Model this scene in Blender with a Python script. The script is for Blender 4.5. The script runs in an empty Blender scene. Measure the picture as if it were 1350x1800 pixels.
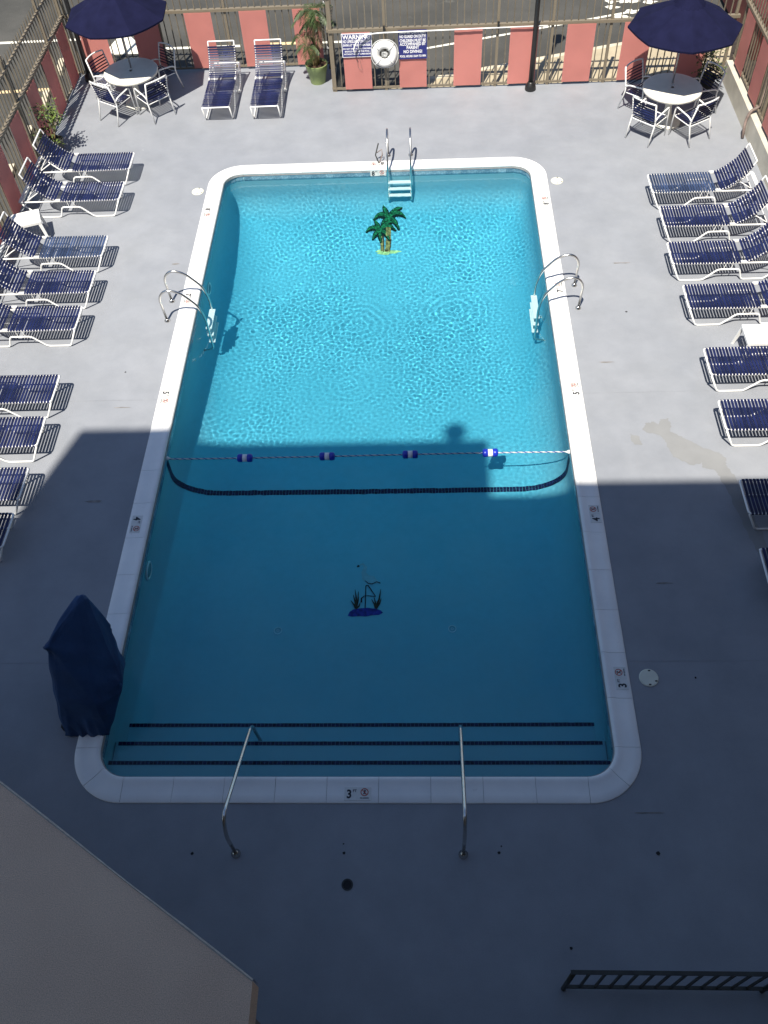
import bpy, bmesh, math, random
import numpy as np
from mathutils import Matrix, Vector

random.seed(7)
S = bpy.context.scene
COL = S.collection
PI = math.pi

# ------------------------------------------------------------------ camera
F_PX, PITCH, YAW, ROLL = 1561.79, 0.9225762, 0.0747607, -0.0731208
CAM = Vector((0.8623, -3.4367, 10.0519))
cam = bpy.data.objects.new('camera', bpy.data.cameras.new('camera'))
COL.objects.link(cam)
S.camera = cam
cp, sp = math.cos(PITCH), math.sin(PITCH)
Rz = Matrix.Rotation(YAW, 3, 'Z')
fw, up, rt = Rz @ Vector((0, cp, -sp)), Rz @ Vector((0, sp, cp)), Rz @ Vector((1, 0, 0))
rt2 = math.cos(ROLL) * rt + math.sin(ROLL) * up
up2 = -math.sin(ROLL) * rt + math.cos(ROLL) * up
M = Matrix((rt2, up2, -fw)).transposed().to_4x4()
M.translation = CAM
cam.matrix_world = M
cam.data.sensor_fit = 'VERTICAL'
cam.data.sensor_height = 36
cam.data.lens = 36 * F_PX / 1800
cam.data.clip_start = 0.05
cam.data.clip_end = 1000

# ------------------------------------------------------------------ sky and sun
SUN_DIR = Vector((0.172, 0.500, -1)).normalized()
SKY_STRENGTH, SUN_STRENGTH, EXPOSURE = 0.078, 5.0, 0.68
world = bpy.data.worlds.new('World')
S.world = world
world.use_nodes = True
nt = world.node_tree
sky = nt.nodes.new('ShaderNodeTexSky')
sky.sky_type = 'NISHITA'
sky.sun_disc = False
sky.ozone_density = 3.0
sky.dust_density = 0.4
sky.sun_elevation = math.asin(-SUN_DIR.z)
sky.sun_rotation = math.atan2(-SUN_DIR.x, -SUN_DIR.y)
nt.links.new(sky.outputs[0], nt.nodes['Background'].inputs[0])
nt.nodes['Background'].inputs[1].default_value = SKY_STRENGTH
sun_data = bpy.data.lights.new('sun', 'SUN')
sun_data.energy = SUN_STRENGTH
sun_data.angle = math.radians(0.53)
sun_data.color = (1.0, 0.935, 0.83)
sun_data.cycles.is_caustics_light = True
sun = bpy.data.objects.new('sun', sun_data)
COL.objects.link(sun)
sun.rotation_euler = SUN_DIR.to_track_quat('-Z', 'Y').to_euler()
S.view_settings.view_transform = 'Standard'
S.view_settings.look = 'None'
S.view_settings.gamma = 1
S.view_settings.use_curve_mapping = False
S.view_settings.exposure = EXPOSURE
S.cycles.use_denoising = True
S.cycles.denoiser = 'OPENIMAGEDENOISE'
S.cycles.max_bounces = 10
S.cycles.sample_clamp_indirect = 6

# ------------------------------------------------------------------ helpers
def tag(o, label=None, cat=None, group=None, kind=None):
    if label: o['label'] = label
    if cat: o['category'] = cat
    if group: o['group'] = group
    if kind: o['kind'] = kind
    return o

def empty(name, loc=(0, 0, 0), rz=0.0):
    o = bpy.data.objects.new(name, None)
    o.empty_display_size = 0.2
    COL.objects.link(o)
    o.location = loc
    o.rotation_euler = (0, 0, rz)
    return o

def link(name, me, m=None, parent=None, smooth=False):
    if m is not None and not me.materials: me.materials.append(m)
    if smooth:
        me.polygons.foreach_set('use_smooth', np.ones(len(me.polygons), bool))
    o = bpy.data.objects.new(name, me)
    COL.objects.link(o)
    if parent is not None: o.parent = parent
    return o

def copy_tree(o, parent=None):
    c = o.copy()
    COL.objects.link(c)
    if parent is not None: c.parent = parent
    for ch in list(o.children): copy_tree(ch, c)
    return c

class MB:
    """collects faces into one mesh"""
    def __init__(s): s.v, s.f = [], []
    def add(s, v, f):
        n = len(s.v)
        s.v += [tuple(p) for p in v]
        s.f += [tuple(i + n for i in q) for q in f]
        return s
    def box(s, a, b, mat=None):
        x0, y0, z0 = a; x1, y1, z1 = b
        v = [(x0,y0,z0),(x1,y0,z0),(x1,y1,z0),(x0,y1,z0),(x0,y0,z1),(x1,y0,z1),(x1,y1,z1),(x0,y1,z1)]
        if mat is not None: v = [mat @ Vector(p) for p in v]
        return s.add(v, [(0,3,2,1),(4,5,6,7),(0,1,5,4),(1,2,6,5),(2,3,7,6),(3,0,4,7)])
    def tube(s, pts, r, n=8, closed=False, r_end=None):
        P = [Vector(p) for p in pts]
        m = len(P)
        T = []
        for i in range(m):
            a = P[(i-1) % m] if (i > 0 or closed) else P[i]
            b = P[(i+1) % m] if (i < m-1 or closed) else P[i]
            T.append((b-a).normalized())
        ref = Vector((0,0,1)) if abs(T[0].z) < 0.9 else Vector((1,0,0))
        N = (ref - T[0]*ref.dot(T[0])).normalized()
        V = []
        for i in range(m):
            N = (N - T[i]*N.dot(T[i])).normalized()
            B = T[i].cross(N)
            rr = r if r_end is None else r + (r_end-r)*i/(m-1)
            for k in range(n):
                a = 2*PI*k/n
                V.append(P[i] + (N*math.cos(a) + B*math.sin(a))*rr)
        Fc = []
        for i in range(m if closed else m-1):
            j = (i+1) % m
            for k in range(n):
                l = (k+1) % n
                Fc.append((i*n+k, i*n+l, j*n+l, j*n+k))
        if not closed:
            Fc.append(tuple(range(n-1,-1,-1)))
            Fc.append(tuple((m-1)*n+k for k in range(n)))
        return s.add(V, Fc)
    def lathe(s, prof, c=(0,0,0), n=24, cap=True):
        V, Fc = [], []
        for (r, z) in prof:
            for k in range(n):
                a = 2*PI*k/n
                V.append((c[0]+r*math.cos(a), c[1]+r*math.sin(a), c[2]+z))
        for i in range(len(prof)-1):
            for k in range(n):
                l = (k+1) % n
                Fc.append((i*n+k, i*n+l, (i+1)*n+l, (i+1)*n+k))
        if cap:
            Fc.append(tuple(range(n-1,-1,-1)))
            Fc.append(tuple((len(prof)-1)*n+k for k in range(n)))
        return s.add(V, Fc)
    def mesh(s, name, m=None, smooth=False):
        me = bpy.data.meshes.new(name)
        me.from_pydata(s.v, [], s.f)
        if m is not None: me.materials.append(m)
        if smooth: me.polygons.foreach_set('use_smooth', np.ones(len(me.polygons), bool))
        me.update()
        return me
    def build(s, name, m=None, parent=None, smooth=False):
        return link(name, s.mesh(name, m, smooth), None, parent)

def fillet(pts, r, n=5, closed=False):
    """round the corners of a polyline"""
    P = [Vector(p) for p in pts]
    m = len(P)
    out = []
    for i in range(m):
        if not closed and (i == 0 or i == m-1):
            out.append(P[i]); continue
        a, b, c = P[(i-1) % m], P[i], P[(i+1) % m]
        d1, d2 = a-b, c-b
        rr = min(r, d1.length*0.48, d2.length*0.48)
        p, q = b + d1.normalized()*rr, b + d2.normalized()*rr
        for k in range(n+1):
            t = k/n
            out.append(p*(1-t)**2 + b*2*t*(1-t) + q*t*t)
    return out

def rrect(x0, x1, y0, y1, r, nx=10, ny=10, nc=8):
    """rounded rectangle outline, counter-clockwise"""
    r = max(r, 1e-4)
    pts = []
    def arc(cx, cy, a0):
        for k in range(nc+1):
            a = a0 + PI/2*k/nc
            pts.append((cx+r*math.cos(a), cy+r*math.sin(a)))
    def seg(p, q, n):
        for k in range(1, n):
            pts.append((p[0]+(q[0]-p[0])*k/n, p[1]+(q[1]-p[1])*k/n))
    arc(x1-r, y0+r, -PI/2); seg((x1, y0+r), (x1, y1-r), ny)
    arc(x1-r, y1-r, 0);     seg((x1-r, y1), (x0+r, y1), nx)
    arc(x0+r, y1-r, PI/2);  seg((x0, y1-r), (x0, y0+r), ny)
    arc(x0+r, y0+r, PI);    seg((x0+r, y0), (x1-r, y0), nx)
    return pts

def sheet(name, outer, holes, z, m, parent=None):
    """flat sheet with holes"""
    bm = bmesh.new()
    for loop in [outer] + holes:
        vs = [bm.verts.new((p[0], p[1], z)) for p in loop]
        for i in range(len(vs)): bm.edges.new((vs[i], vs[(i+1) % len(vs)]))
    bmesh.ops.triangle_fill(bm, use_beauty=True, use_dissolve=False, edges=bm.edges[:])
    for f in bm.faces:
        if f.normal.z < 0: f.normal_flip()
    me = bpy.data.meshes.new(name)
    bm.to_mesh(me); bm.free()
    return link(name, me, m, parent)

# ------------------------------------------------------------------ materials
def new_mat(name):
    m = bpy.data.materials.new(name); m.use_nodes = True
    return m, m.node_tree, m.node_tree.nodes['Principled BSDF']

def nd(t, kind, **kw):
    n = t.nodes.new(kind)
    for k, v in kw.items():
        if k in n.inputs: n.inputs[k].default_value = v
        else: setattr(n, k, v)
    return n

def coords(t, space='Object'):
    return nd(t, 'ShaderNodeTexCoord').outputs[space]

def noise(t, vec, scale, detail=4.0, rough=0.55):
    n = nd(t, 'ShaderNodeTexNoise', Scale=scale, Detail=detail, Roughness=rough)
    t.links.new(vec, n.inputs['Vector'])
    return n.outputs['Fac']

def ramp(t, fac, stops):
    n = nd(t, 'ShaderNodeValToRGB')
    e = n.color_ramp.elements
    while len(e) < len(stops): e.new(0.5)
    for i, (p, c) in enumerate(stops):
        e[i].position = p
        e[i].color = (*c, 1) if len(c) == 3 else c
    t.links.new(fac, n.inputs['Fac'])
    return n.outputs['Color']

def mix(t, fac, a, b, mode='MIX'):
    n = nd(t, 'ShaderNodeMix', data_type='RGBA', blend_type=mode)
    for s, i in ((fac, 0), (a, 6), (b, 7)):
        if isinstance(s, (int, float)): n.inputs[i].default_value = s
        elif isinstance(s, tuple): n.inputs[i].default_value = (*s, 1)
        else: t.links.new(s, n.inputs[i])
    return n.outputs[2]

def bump(t, b, h, strength, dist=0.01):
    n = nd(t, 'ShaderNodeBump', Strength=strength, Distance=dist)
    t.links.new(h, n.inputs['Height'])
    t.links.new(n.outputs['Normal'], b.inputs['Normal'])

def speck(name, c, var=0.12, scale=6.0, rough=0.6, metal=0.0, bs=0.15, fine=60.0, spec=0.5, space='Object', rnd=0.0):
    """plain coloured material with soft wear and fine grain"""
    m, t, b = new_mat(name)
    v = coords(t, space)
    lo = tuple(max(0, x*(1-var)) for x in c); hi = tuple(min(1, x*(1+var)) for x in c)
    col = ramp(t, noise(t, v, scale, 5), [(0.32, lo), (0.68, hi)])
    if rnd:
        oi = nd(t, 'ShaderNodeObjectInfo')
        r = ramp(t, oi.outputs['Random'], [(0, (1-rnd,)*3), (1, (1+rnd*0.3,)*3)])
        col = mix(t, 1.0, col, r, 'MULTIPLY')
    t.links.new(col, b.inputs['Base Color'])
    b.inputs['Roughness'].default_value = rough
    b.inputs['Metallic'].default_value = metal
    b.inputs['Specular IOR Level'].default_value = spec
    if bs: bump(t, b, noise(t, v, fine, 3), bs, 0.004)
    return m

MT = {}
MT['white_frame'] = speck('white_frame_paint', (0.80, 0.80, 0.78), 0.04, 9, 0.35, bs=0.0)
MT['strap'] = speck('navy_vinyl_strap', (0.010, 0.015, 0.062), 0.35, 5, 0.45, bs=0.05, rnd=0.35, spec=0.28)
MT['canopy'] = speck('navy_canopy_cloth', (0.0090, 0.0100, 0.033), 0.2, 3, 0.95, bs=0.2, fine=220, spec=0.08)
MT['steel'] = speck('stainless_steel', (0.62, 0.61, 0.58), 0.08, 8, 0.22, 1.0, bs=0.0)
MT['tread'] = speck('white_step_plastic', (0.80, 0.82, 0.80), 0.03, 9, 0.4, bs=0.0)
MT['fence'] = speck('taupe_fence_paint', (0.185, 0.155, 0.112), 0.22, 7, 0.55, bs=0.15, space='Generated')
MT['picket'] = speck('picket_paint', (0.165, 0.14, 0.103), 0.2, 12, 0.55, bs=0.0, rnd=0.3)
MT['pink'] = speck('coral_panel_vinyl', (0.71, 0.305, 0.265), 0.06, 2.0, 0.6, bs=0.12, fine=9, rnd=0.08)
def translucent(m, amount, col):
    t = m.node_tree; b = t.nodes['Principled BSDF']; out = t.nodes['Material Output']
    tr = nd(t, 'ShaderNodeBsdfTranslucent', Color=(*col, 1)); mx = nd(t, 'ShaderNodeMixShader', Fac=amount)
    t.links.new(b.outputs[0], mx.inputs[1]); t.links.new(tr.outputs[0], mx.inputs[2]); t.links.new(mx.outputs[0], out.inputs['Surface'])
translucent(MT['pink'], 0.42, (0.80, 0.42, 0.42))
MT['black'] = speck('black_post_paint', (0.014, 0.014, 0.015), 0.2, 6, 0.4, bs=0.05)
MT['table'] = speck('cream_table_top', (0.74, 0.72, 0.64), 0.06, 4, 0.4, bs=0.1, fine=40)
MT['pot'] = speck('green_pot_plastic', (0.235, 0.30, 0.115), 0.10, 5, 0.5, bs=0.05)
MT['soil'] = speck('potting_soil', (0.09, 0.05, 0.03), 0.5, 30, 0.95, bs=0.6)
MT['bark'] = speck('palm_stem_bark', (0.30, 0.22, 0.09), 0.3, 14, 0.8, bs=0.4)
MT['frond'] = speck('palm_frond_leaf', (0.045, 0.072, 0.022), 0.4, 6, 0.5, bs=0.0)
MT['dry'] = speck('dry_frond_leaf', (0.18, 0.145, 0.085), 0.3, 6, 0.8, bs=0.0)
MT['leaf'] = speck('glossy_shrub_leaf', (0.11, 0.16, 0.03), 0.5, 8, 0.45, bs=0.0)
MT['darkleaf'] = speck('dark_shrub_leaf', (0.05, 0.075, 0.025), 0.5, 8, 0.45, bs=0.0)
MT['black_ink'] = speck('black_glaze', (0.012, 0.012, 0.02), 0.1, 6, 0.35, bs=0.0)
MT['red_ink'] = speck('red_glaze', (0.42, 0.06, 0.035), 0.1, 6, 0.35, bs=0.0)
MT['marker'] = speck('marker_tile_glaze', (0.66, 0.66, 0.63), 0.05, 6, 0.4, bs=0.0)
MT['sign_blue'] = speck('blue_sign_face', (0.020, 0.024, 0.16), 0.06, 4, 0.45, bs=0.0)
MT['sign_white'] = speck('white_sign_ink', (0.80, 0.80, 0.82), 0.03, 4, 0.5, bs=0.0)
MT['ring'] = speck('life_ring_shell', (0.80, 0.79, 0.76), 0.04, 6, 0.45, bs=0.05)
MT['rope'] = speck('white_rope', (0.52, 0.53, 0.53), 0.08, 20, 0.8, bs=0.2)
MT['rope_blue'] = speck('blue_rope_strand', (0.03, 0.05, 0.28), 0.2, 20, 0.7, bs=0.2)
MT['float_blue'] = speck('blue_float_plastic', (0.012, 0.03, 0.42), 0.1, 6, 0.3, bs=0.0)
MT['lid'] = speck('cream_plastic_lid', (0.66, 0.66, 0.55), 0.05, 8, 0.5, bs=0.1)
MT['wall_white'] = speck('cream_wall_paint', (0.52, 0.49, 0.41), 0.12, 3, 0.8, bs=0.3)
MT['walk'] = speck('sand_pavement', (0.38, 0.325, 0.225), 0.14, 2.5, 0.9, bs=0.3)
MT['kerb'] = speck('kerb_concrete', (0.50, 0.45, 0.34), 0.2, 4, 0.9, bs=0.3)
MT['road_white'] = speck('white_road_paint', (0.74, 0.72, 0.62), 0.12, 7, 0.8, bs=0.2)
MT['road_yellow'] = speck('yellow_road_paint', (0.66, 0.50, 0.28), 0.2, 7, 0.8, bs=0.2)
MT['mulch'] = speck('dark_mulch', (0.030, 0.022, 0.018), 0.6, 9, 0.95, bs=0.8)
MT['maroon'] = speck('maroon_trim', (0.09, 0.018, 0.016), 0.3, 5, 0.6, bs=0.1)
MT['charcoal'] = speck('charcoal_trim', (0.035, 0.038, 0.038), 0.4, 5, 0.7, bs=0.1)
MT['rust'] = speck('rusty_pipe', (0.20, 0.15, 0.13), 0.3, 9, 0.6, bs=0.3)
MT['glass'] = speck('window_glass', (0.03, 0.04, 0.05), 0.2, 2, 0.1, bs=0.0)
MT['stucco_wall'] = speck('building_stucco', (0.24, 0.20, 0.17), 0.08, 2, 0.9, bs=0.4)
MT['rail_dark'] = speck('dark_stair_rail_paint', (0.035, 0.035, 0.028), 0.3, 7, 0.5, bs=0.1)

def deck_material():
    m, t, b = new_mat('grey_deck_paint')
    v = coords(t)
    base = ramp(t, noise(t, v, 0.35, 6, 0.6), [(0.30, (0.225, 0.240, 0.268)), (0.70, (0.275, 0.288, 0.312))])
    blot = ramp(t, noise(t, v, 1.7, 6, 0.65), [(0.35, (0.915, 0.92, 0.92)), (0.65, (1.045, 1.045, 1.045))])
    c = mix(t, 1.0, base, blot, 'MULTIPLY')
    # thin scuffs and worn lighter flakes
    mp = nd(t, 'ShaderNodeMapping'); mp.inputs['Scale'].default_value = (1.0, 0.35, 1); mp.inputs['Rotation'].default_value = (0, 0, 0.7)
    t.links.new(v, mp.inputs['Vector'])
    sc = ramp(t, noise(t, mp.outputs[0], 3.1, 9, 0.75), [(0.685, (0, 0, 0)), (0.72, (1, 1, 1))])
    c = mix(t, sc, c, (0.34, 0.355, 0.375))
    dk = ramp(t, noise(t, v, 5.2, 8, 0.7), [(0.715, (0, 0, 0)), (0.745, (1, 1, 1))])
    c = mix(t, dk, c, (0.20, 0.20, 0.20))
    gr = ramp(t, noise(t, v, 90, 2), [(0.3, (0.95, 0.95, 0.95)), (0.7, (1.04, 1.04, 1.04))])
    c = mix(t, 1.0, c, gr, 'MULTIPLY')
    t.links.new(c, b.inputs['Base Color'])
    t.links.new(ramp(t, noise(t, v, 2.5, 5), [(0.3, (0.52,)*3), (0.7, (0.72,)*3)]), b.inputs['Roughness'])
    bump(t, b, noise(t, v, 45, 4), 0.18, 0.004)
    return m
MT['deck'] = deck_material()

def asphalt_material():
    m, t, b = new_mat('asphalt')
    v = coords(t)
    c = ramp(t, noise(t, v, 0.45, 7, 0.62), [(0.34, (0.040, 0.040, 0.036)), (0.64, (0.072, 0.070, 0.063))])
    g = ramp(t, noise(t, v, 60, 3, 0.7), [(0.3, (0.75,)*3), (0.7, (1.2,)*3)])
    c = mix(t, 1.0, c, g, 'MULTIPLY')
    p = ramp(t, noise(t, v, 1.3, 8, 0.7), [(0.64, (0, 0, 0)), (0.70, (0.5, 0.5, 0.5))])
    c = mix(t, p, c, (0.13, 0.127, 0.11))
    t.links.new(c, b.inputs['Base Color'])
    b.inputs['Roughness'].default_value = 0.9
    bump(t, b, noise(t, v, 70, 3), 0.5, 0.01)
    return m
MT['asphalt'] = asphalt_material()

def nd_range(t, val, lo, hi):
    n = nd(t, 'ShaderNodeMapRange'); n.inputs['From Min'].default_value = lo; n.inputs['From Max'].default_value = hi
    t.links.new(val, n.inputs['Value'])
    return n.outputs['Result']
def plaster_material():
    m, t, b = new_mat('aqua_pool_plaster')
    v = coords(t)
    c = ramp(t, noise(t, v, 0.6, 5), [(0.3, (0.082, 0.420, 0.550)), (0.7, (0.100, 0.460, 0.595))])
    g = ramp(t, noise(t, v, 7, 6, 0.7), [(0.35, (0.95,)*3), (0.65, (1.03,)*3)])
    c = mix(t, 1.0, c, g, 'MULTIPLY')
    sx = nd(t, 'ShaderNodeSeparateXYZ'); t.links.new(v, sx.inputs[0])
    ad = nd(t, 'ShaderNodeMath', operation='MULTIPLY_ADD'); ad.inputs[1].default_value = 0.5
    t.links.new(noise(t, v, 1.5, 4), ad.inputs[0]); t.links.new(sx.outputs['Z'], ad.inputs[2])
    fade = ramp(t, nd_range(t, ad.outputs[0], -1.25, 0.15), [(0.0, (0, 0, 0)), (1.0, (1, 1, 1))])  # light lost in deeper water, painted in: plaster goes paler towards the waterline
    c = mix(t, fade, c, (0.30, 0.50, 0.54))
    t.links.new(c, b.inputs['Base Color'])
    b.inputs['Roughness'].default_value = 0.8
    b.inputs['Specular IOR Level'].default_value = 0.1
    return m
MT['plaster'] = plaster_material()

def tile_material(name, a, bcol, rough=0.25):
    m, t, b = new_mat(name)
    oi = nd(t, 'ShaderNodeObjectInfo')
    v = coords(t)
    r = ramp(t, oi.outputs['Random'], [(0, a), (1, bcol)])
    n = ramp(t, noise(t, v, 38, 4, 0.8), [(0.35, (0.55, 0.6, 0.65)), (0.65, (1.5, 1.45, 1.35))])
    t.links.new(mix(t, 1.0, r, n, 'MULTIPLY'), b.inputs['Base Color'])
    b.inputs['Roughness'].default_value = rough
    return m
MT['wall_tile'] = tile_material('blue_grey_wall_tile', (0.09, 0.19, 0.27), (0.19, 0.33, 0.42))
MT['navy_tile'] = speck('navy_glass_tile', (0.008, 0.014, 0.055), 0.8, 26, 0.6, bs=0.0, spec=0.1)
MT['grout'] = speck('pale_grout', (0.10, 0.20, 0.28), 0.2, 20, 0.8, bs=0.0)

def coping_material():
    m, t, b = new_mat('white_coping_stone')
    v = coords(t)
    oi = nd(t, 'ShaderNodeObjectInfo')
    c = ramp(t, noise(t, v, 2.2, 6, 0.6), [(0.3, (0.80, 0.80, 0.79)), (0.7, (0.90, 0.89, 0.865))])
    r = ramp(t, oi.outputs['Random'], [(0, (0.955, 0.96, 0.965)), (1, (1.02, 1.02, 1.01))])
    c = mix(t, 1.0, c, r, 'MULTIPLY')
    d = ramp(t, noise(t, v, 9, 7, 0.75), [(0.62, (0, 0, 0)), (0.75, (0.35, 0.35, 0.35))])
    c = mix(t, d, c, (0.40, 0.36, 0.32))
    t.links.new(c, b.inputs['Base Color'])
    b.inputs['Roughness'].default_value = 0.65
    bump(t, b, noise(t, v, 60, 3), 0.15, 0.003)
    return m
MT['coping'] = coping_material()

def roof_material():
    m, t, b = new_mat('gritty_roof_coating')
    v = coords(t)
    c = ramp(t, noise(t, v, 1.1, 5), [(0.3, (0.70, 0.485, 0.345)), (0.7, (0.79, 0.56, 0.40))])
    g = ramp(t, noise(t, v, 130, 2, 0.8), [(0.34, (0.74,)*3), (0.66, (1.22,)*3)])
    c = mix(t, 1.0, c, g, 'MULTIPLY')
    t.links.new(c, b.inputs['Base Color'])
    b.inputs['Roughness'].default_value = 0.95
    bump(t, b, noise(t, v, 110, 3), 0.5, 0.006)
    return m
MT['roof'] = roof_material()

def cover_material():
    m, t, b = new_mat('blue_cover_cloth')
    v = coords(t)
    c = ramp(t, noise(t, v, 3.0, 6), [(0.3, (0.008, 0.038, 0.115)), (0.7, (0.018, 0.066, 0.180))])
    t.links.new(c, b.inputs['Base Color'])
    b.inputs['Roughness'].default_value = 0.7
    bump(t, b, noise(t, v, 14, 5, 0.6), 0.35, 0.02)
    return m
MT['cover'] = cover_material()

def water_material():
    m, t, b = new_mat('pool_water')
    t.nodes.remove(b)
    g = nd(t, 'ShaderNodeBsdfGlass', IOR=1.33, Roughness=0.0, Color=(0.86, 0.975, 1.0, 1))
    t.links.new(g.outputs[0], t.nodes['Material Output'].inputs['Surface'])
    return m
MT['water'] = water_material()

# ------------------------------------------------------------------ pool geometry
PX, PY0, PY1, PR = 3.05, 0.30, 12.75, 0.36       # water side of the coping
OX, OY0, OY1, OR = 3.35, 0.0, 13.04, 0.66        # deck side of the coping
WATER = -0.13
DY = [0, 1.2, 1.5, 4, 5.3, 6.5, 8.9, 10.2, 11.2, 12.0, 12.5, 14]
DD = [.86, .88, .93, 1.20, 1.36, 1.53, 1.95, 2.14, 2.08, 1.85, 1.55, 1.5]
def cove(D): return min(D-0.25, 0.34+0.74*(D-0.88))
def depth(y): return float(np.interp(y, DY, DD))
def floor_z(x, y):
    d = max(0.0, min(PX-abs(x), y-PY0, PY1-y))
    D = depth(y)
    R = cove(D)
    if d >= R: return -D
    return -(D-R) - math.sqrt(max(0, R*R-(R-d)**2))

def pool_shell():
    ds = [0, 0, .01, .03, .06, .1, .15, .21, .28, .36, .45, .54, .62]+[.62+.0972*i for i in range(1, 26)]
    V, Fc = [], []
    N = None
    for j, d in enumerate(ds):
        pts = rrect(-PX+d, PX-d, PY0+d, PY1-d, PR-d, 24, 150, 10)
        N = len(pts)
        for (x, y) in pts:
            if j == 0: z = -0.03
            elif j == 1:
                D = depth(y); z = -(D-cove(D))
            else:
                D = depth(y); R = cove(D)
                z = -D if d >= R else -(D-R) - math.sqrt(R*R-(R-d)**2)
            V.append((x, y, z))
    for j in range(len(ds)-1):
        for k in range(N):
            l = (k+1) % N
            Fc.append((j*N+k, (j+1)*N+k, (j+1)*N+l, j*N+l))
    mb = MB(); mb.v, mb.f = V, Fc
    return mb

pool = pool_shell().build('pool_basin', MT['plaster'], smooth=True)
tag(pool, kind='structure')
receivers = [pool]

# steps across the shallow end
for k, (yf, zt) in enumerate([(0.625, -0.33), (0.935, -0.55), (1.245, -0.77)]):
    mb = MB()
    yb = PY0 - 0.02 if k == 0 else [0, 0.625, 0.935][k]
    xs = [3.045, 3.035, 3.0][k]
    prof = [(yb, zt), (yf-0.02, zt), (yf-0.006, zt-0.006), (yf, zt-0.02), (yf, -1.0), (yb, -1.0)]
    n = len(prof)
    mb.add([(-xs, y, z) for y, z in prof] + [(xs, y, z) for y, z in prof],
           [(i, (i+1) % n, n+(i+1) % n, n+i) for i in range(n)] + [tuple(range(n-1, -1, -1)), tuple(range(n, 2*n))])
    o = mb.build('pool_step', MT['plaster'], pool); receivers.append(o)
    # line of small navy tiles along the nosing
    mb = MB()
    x0, x1 = [(-3.02, 3.0), (-3.0, 2.97), (-2.98, 2.94)][k]
    x = x0
    while x < x1:
        j = random.uniform(-.0015, .0015)
        mb.box((x, yf-0.062, zt+0.001), (x+0.046, yf-0.016, zt+0.006+j))
        x += 0.0505
    o = mb.build('step_edge_tiles', MT['navy_tile'], pool); tag(o, kind='stuff'); receivers.append(o)
    mb = MB().box((x0-.004, yf-0.066, zt-0.0005), (x1+.004, yf-0.012, zt+0.003))
    o = mb.build('tile_grout', MT['grout'], pool); receivers.append(o)

# double row of navy tiles across floor and walls where the floor starts to drop
def ribbon_profile(y, zt=-0.15):
    pts = [(-PX+0.004, zt)]
    z = zt
    D = depth(y); R = cove(D)
    while z > -(D-R)-0.05: z -= 0.05; pts.append((-PX+0.004, max(z, -(D-R))))
    n = 16
    for k in range(1, n+1):
        a = PI/2*k/n
        pts.append((-PX+R-R*math.cos(a)+0.004, -(D-R)-R*math.sin(a)+0.004))
    x = -PX+R
    while x < PX-R-0.05: x += 0.05; pts.append((x, -D+0.004))
    right = [(-a, b) for a, b in pts if a < -PX+R+0.01]
    return pts + right[::-1]
mb = MB(); gb = MB()
prof = ribbon_profile(5.28)
# resample to tile pitch
P = [Vector((a, 0, b)) for a, b in prof]
L = [0]
for a, b in zip(P, P[1:]): L.append(L[-1]+(b-a).length)
def at_len(s):
    for i in range(len(P)-1):
        if L[i+1] >= s and L[i+1] > L[i]:
            t_ = (s-L[i])/(L[i+1]-L[i]); return P[i].lerp(P[i+1], t_)
    return P[-1]
s_ = 0.0
while s_ < L[-1]-0.05:
    a, b = at_len(s_), at_len(s_+0.046)
    tv = (b-a).normalized(); nv = Vector((-tv.z, 0, tv.x))
    if nv.z < 0 and abs(tv.x) > 0.3: nv = -nv
    if abs(tv.x) <= 0.3 and nv.x * (-a.x) < 0: nv = -nv
    for y in (5.23, 5.2805):
        off = nv*0.006
        v = [a, b, b+off, a+off]
        mb.add([(q.x, y, q.z) for q in v] + [(q.x, y+0.046, q.z) for q in v],
               [(0,1,2,3),(7,6,5,4),(0,4,5,1),(1,5,6,2),(2,6,7,3),(3,7,4,0)])
    s_ += 0.0505
o = mb.build('floor_line_tiles', MT['navy_tile'], pool); tag(o, kind='stuff'); receivers.append(o)

# coping: stones about 0.6 m long with a raised rounded lip
coping = empty('pool_coping'); tag(coping, kind='structure')
PROF = [(0.0, -0.06), (0.0, 0.010), (0.008, 0.016), (0.10, 0.018), (0.19, 0.020), (0.235, 0.030), (0.265, 0.038), (0.292, 0.034), (0.305, 0.018), (0.308, 0.0), (0.300, -0.022), (0.27, -0.03), (0.2, -0.06)]
def coping_stone(path, name='coping_stone'):
    """path: list of (x, y, nx, ny) on the outer edge with the inward normal"""
    V, Fc = [], []
    n = len(PROF)
    for (x, y, nx, ny) in path:
        for (u, z) in PROF: V.append((x+nx*u, y+ny*u, z))
    for i in range(len(path)-1):
        for k in range(n):
            l = (k+1) % n
            Fc.append((i*n+k, i*n+l, (i+1)*n+l, (i+1)*n+k))
    nv = len(V)                     # end faces get points of their own, so the shading of the top stays even
    V += V[:n]+V[(len(path)-1)*n:nv]
    Fc.append(tuple(nv+k for k in range(n-1, -1, -1))); Fc.append(tuple(nv+n+k for k in range(n)))
    mb = MB(); mb.v, mb.f = V, Fc
    o = mb.build(name, MT['coping'], coping, smooth=False)
    o.data.polygons.foreach_set('use_smooth', np.array([len(p.vertices) == 4 for p in o.data.polygons]))
    return o
GAP = 0.0045
def run(p, q, nrm, cuts):
    p, q = Vector(p), Vector(q)
    for a, b in zip(cuts, cuts[1:]):
        A, B = p.lerp(q, a), p.lerp(q, b)
        d = (B-A).normalized()*GAP/2
        A, B = A+d, B-d
        dz = random.uniform(-.0015, .0015)
        o = coping_stone([(A.x, A.y, *nrm), (B.x, B.y, *nrm)])
        o.location.z = dz
def even(n): return [i/n for i in range(n+1)]
run((-OX+OR, OY0), (OX-OR, OY0), (0, 1), even(9))
run((OX, OY0+OR), (OX, OY1-OR), (-1, 0), even(19))
run((OX-OR, OY1), (-OX+OR, OY1), (0, -1), even(9))
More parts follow.
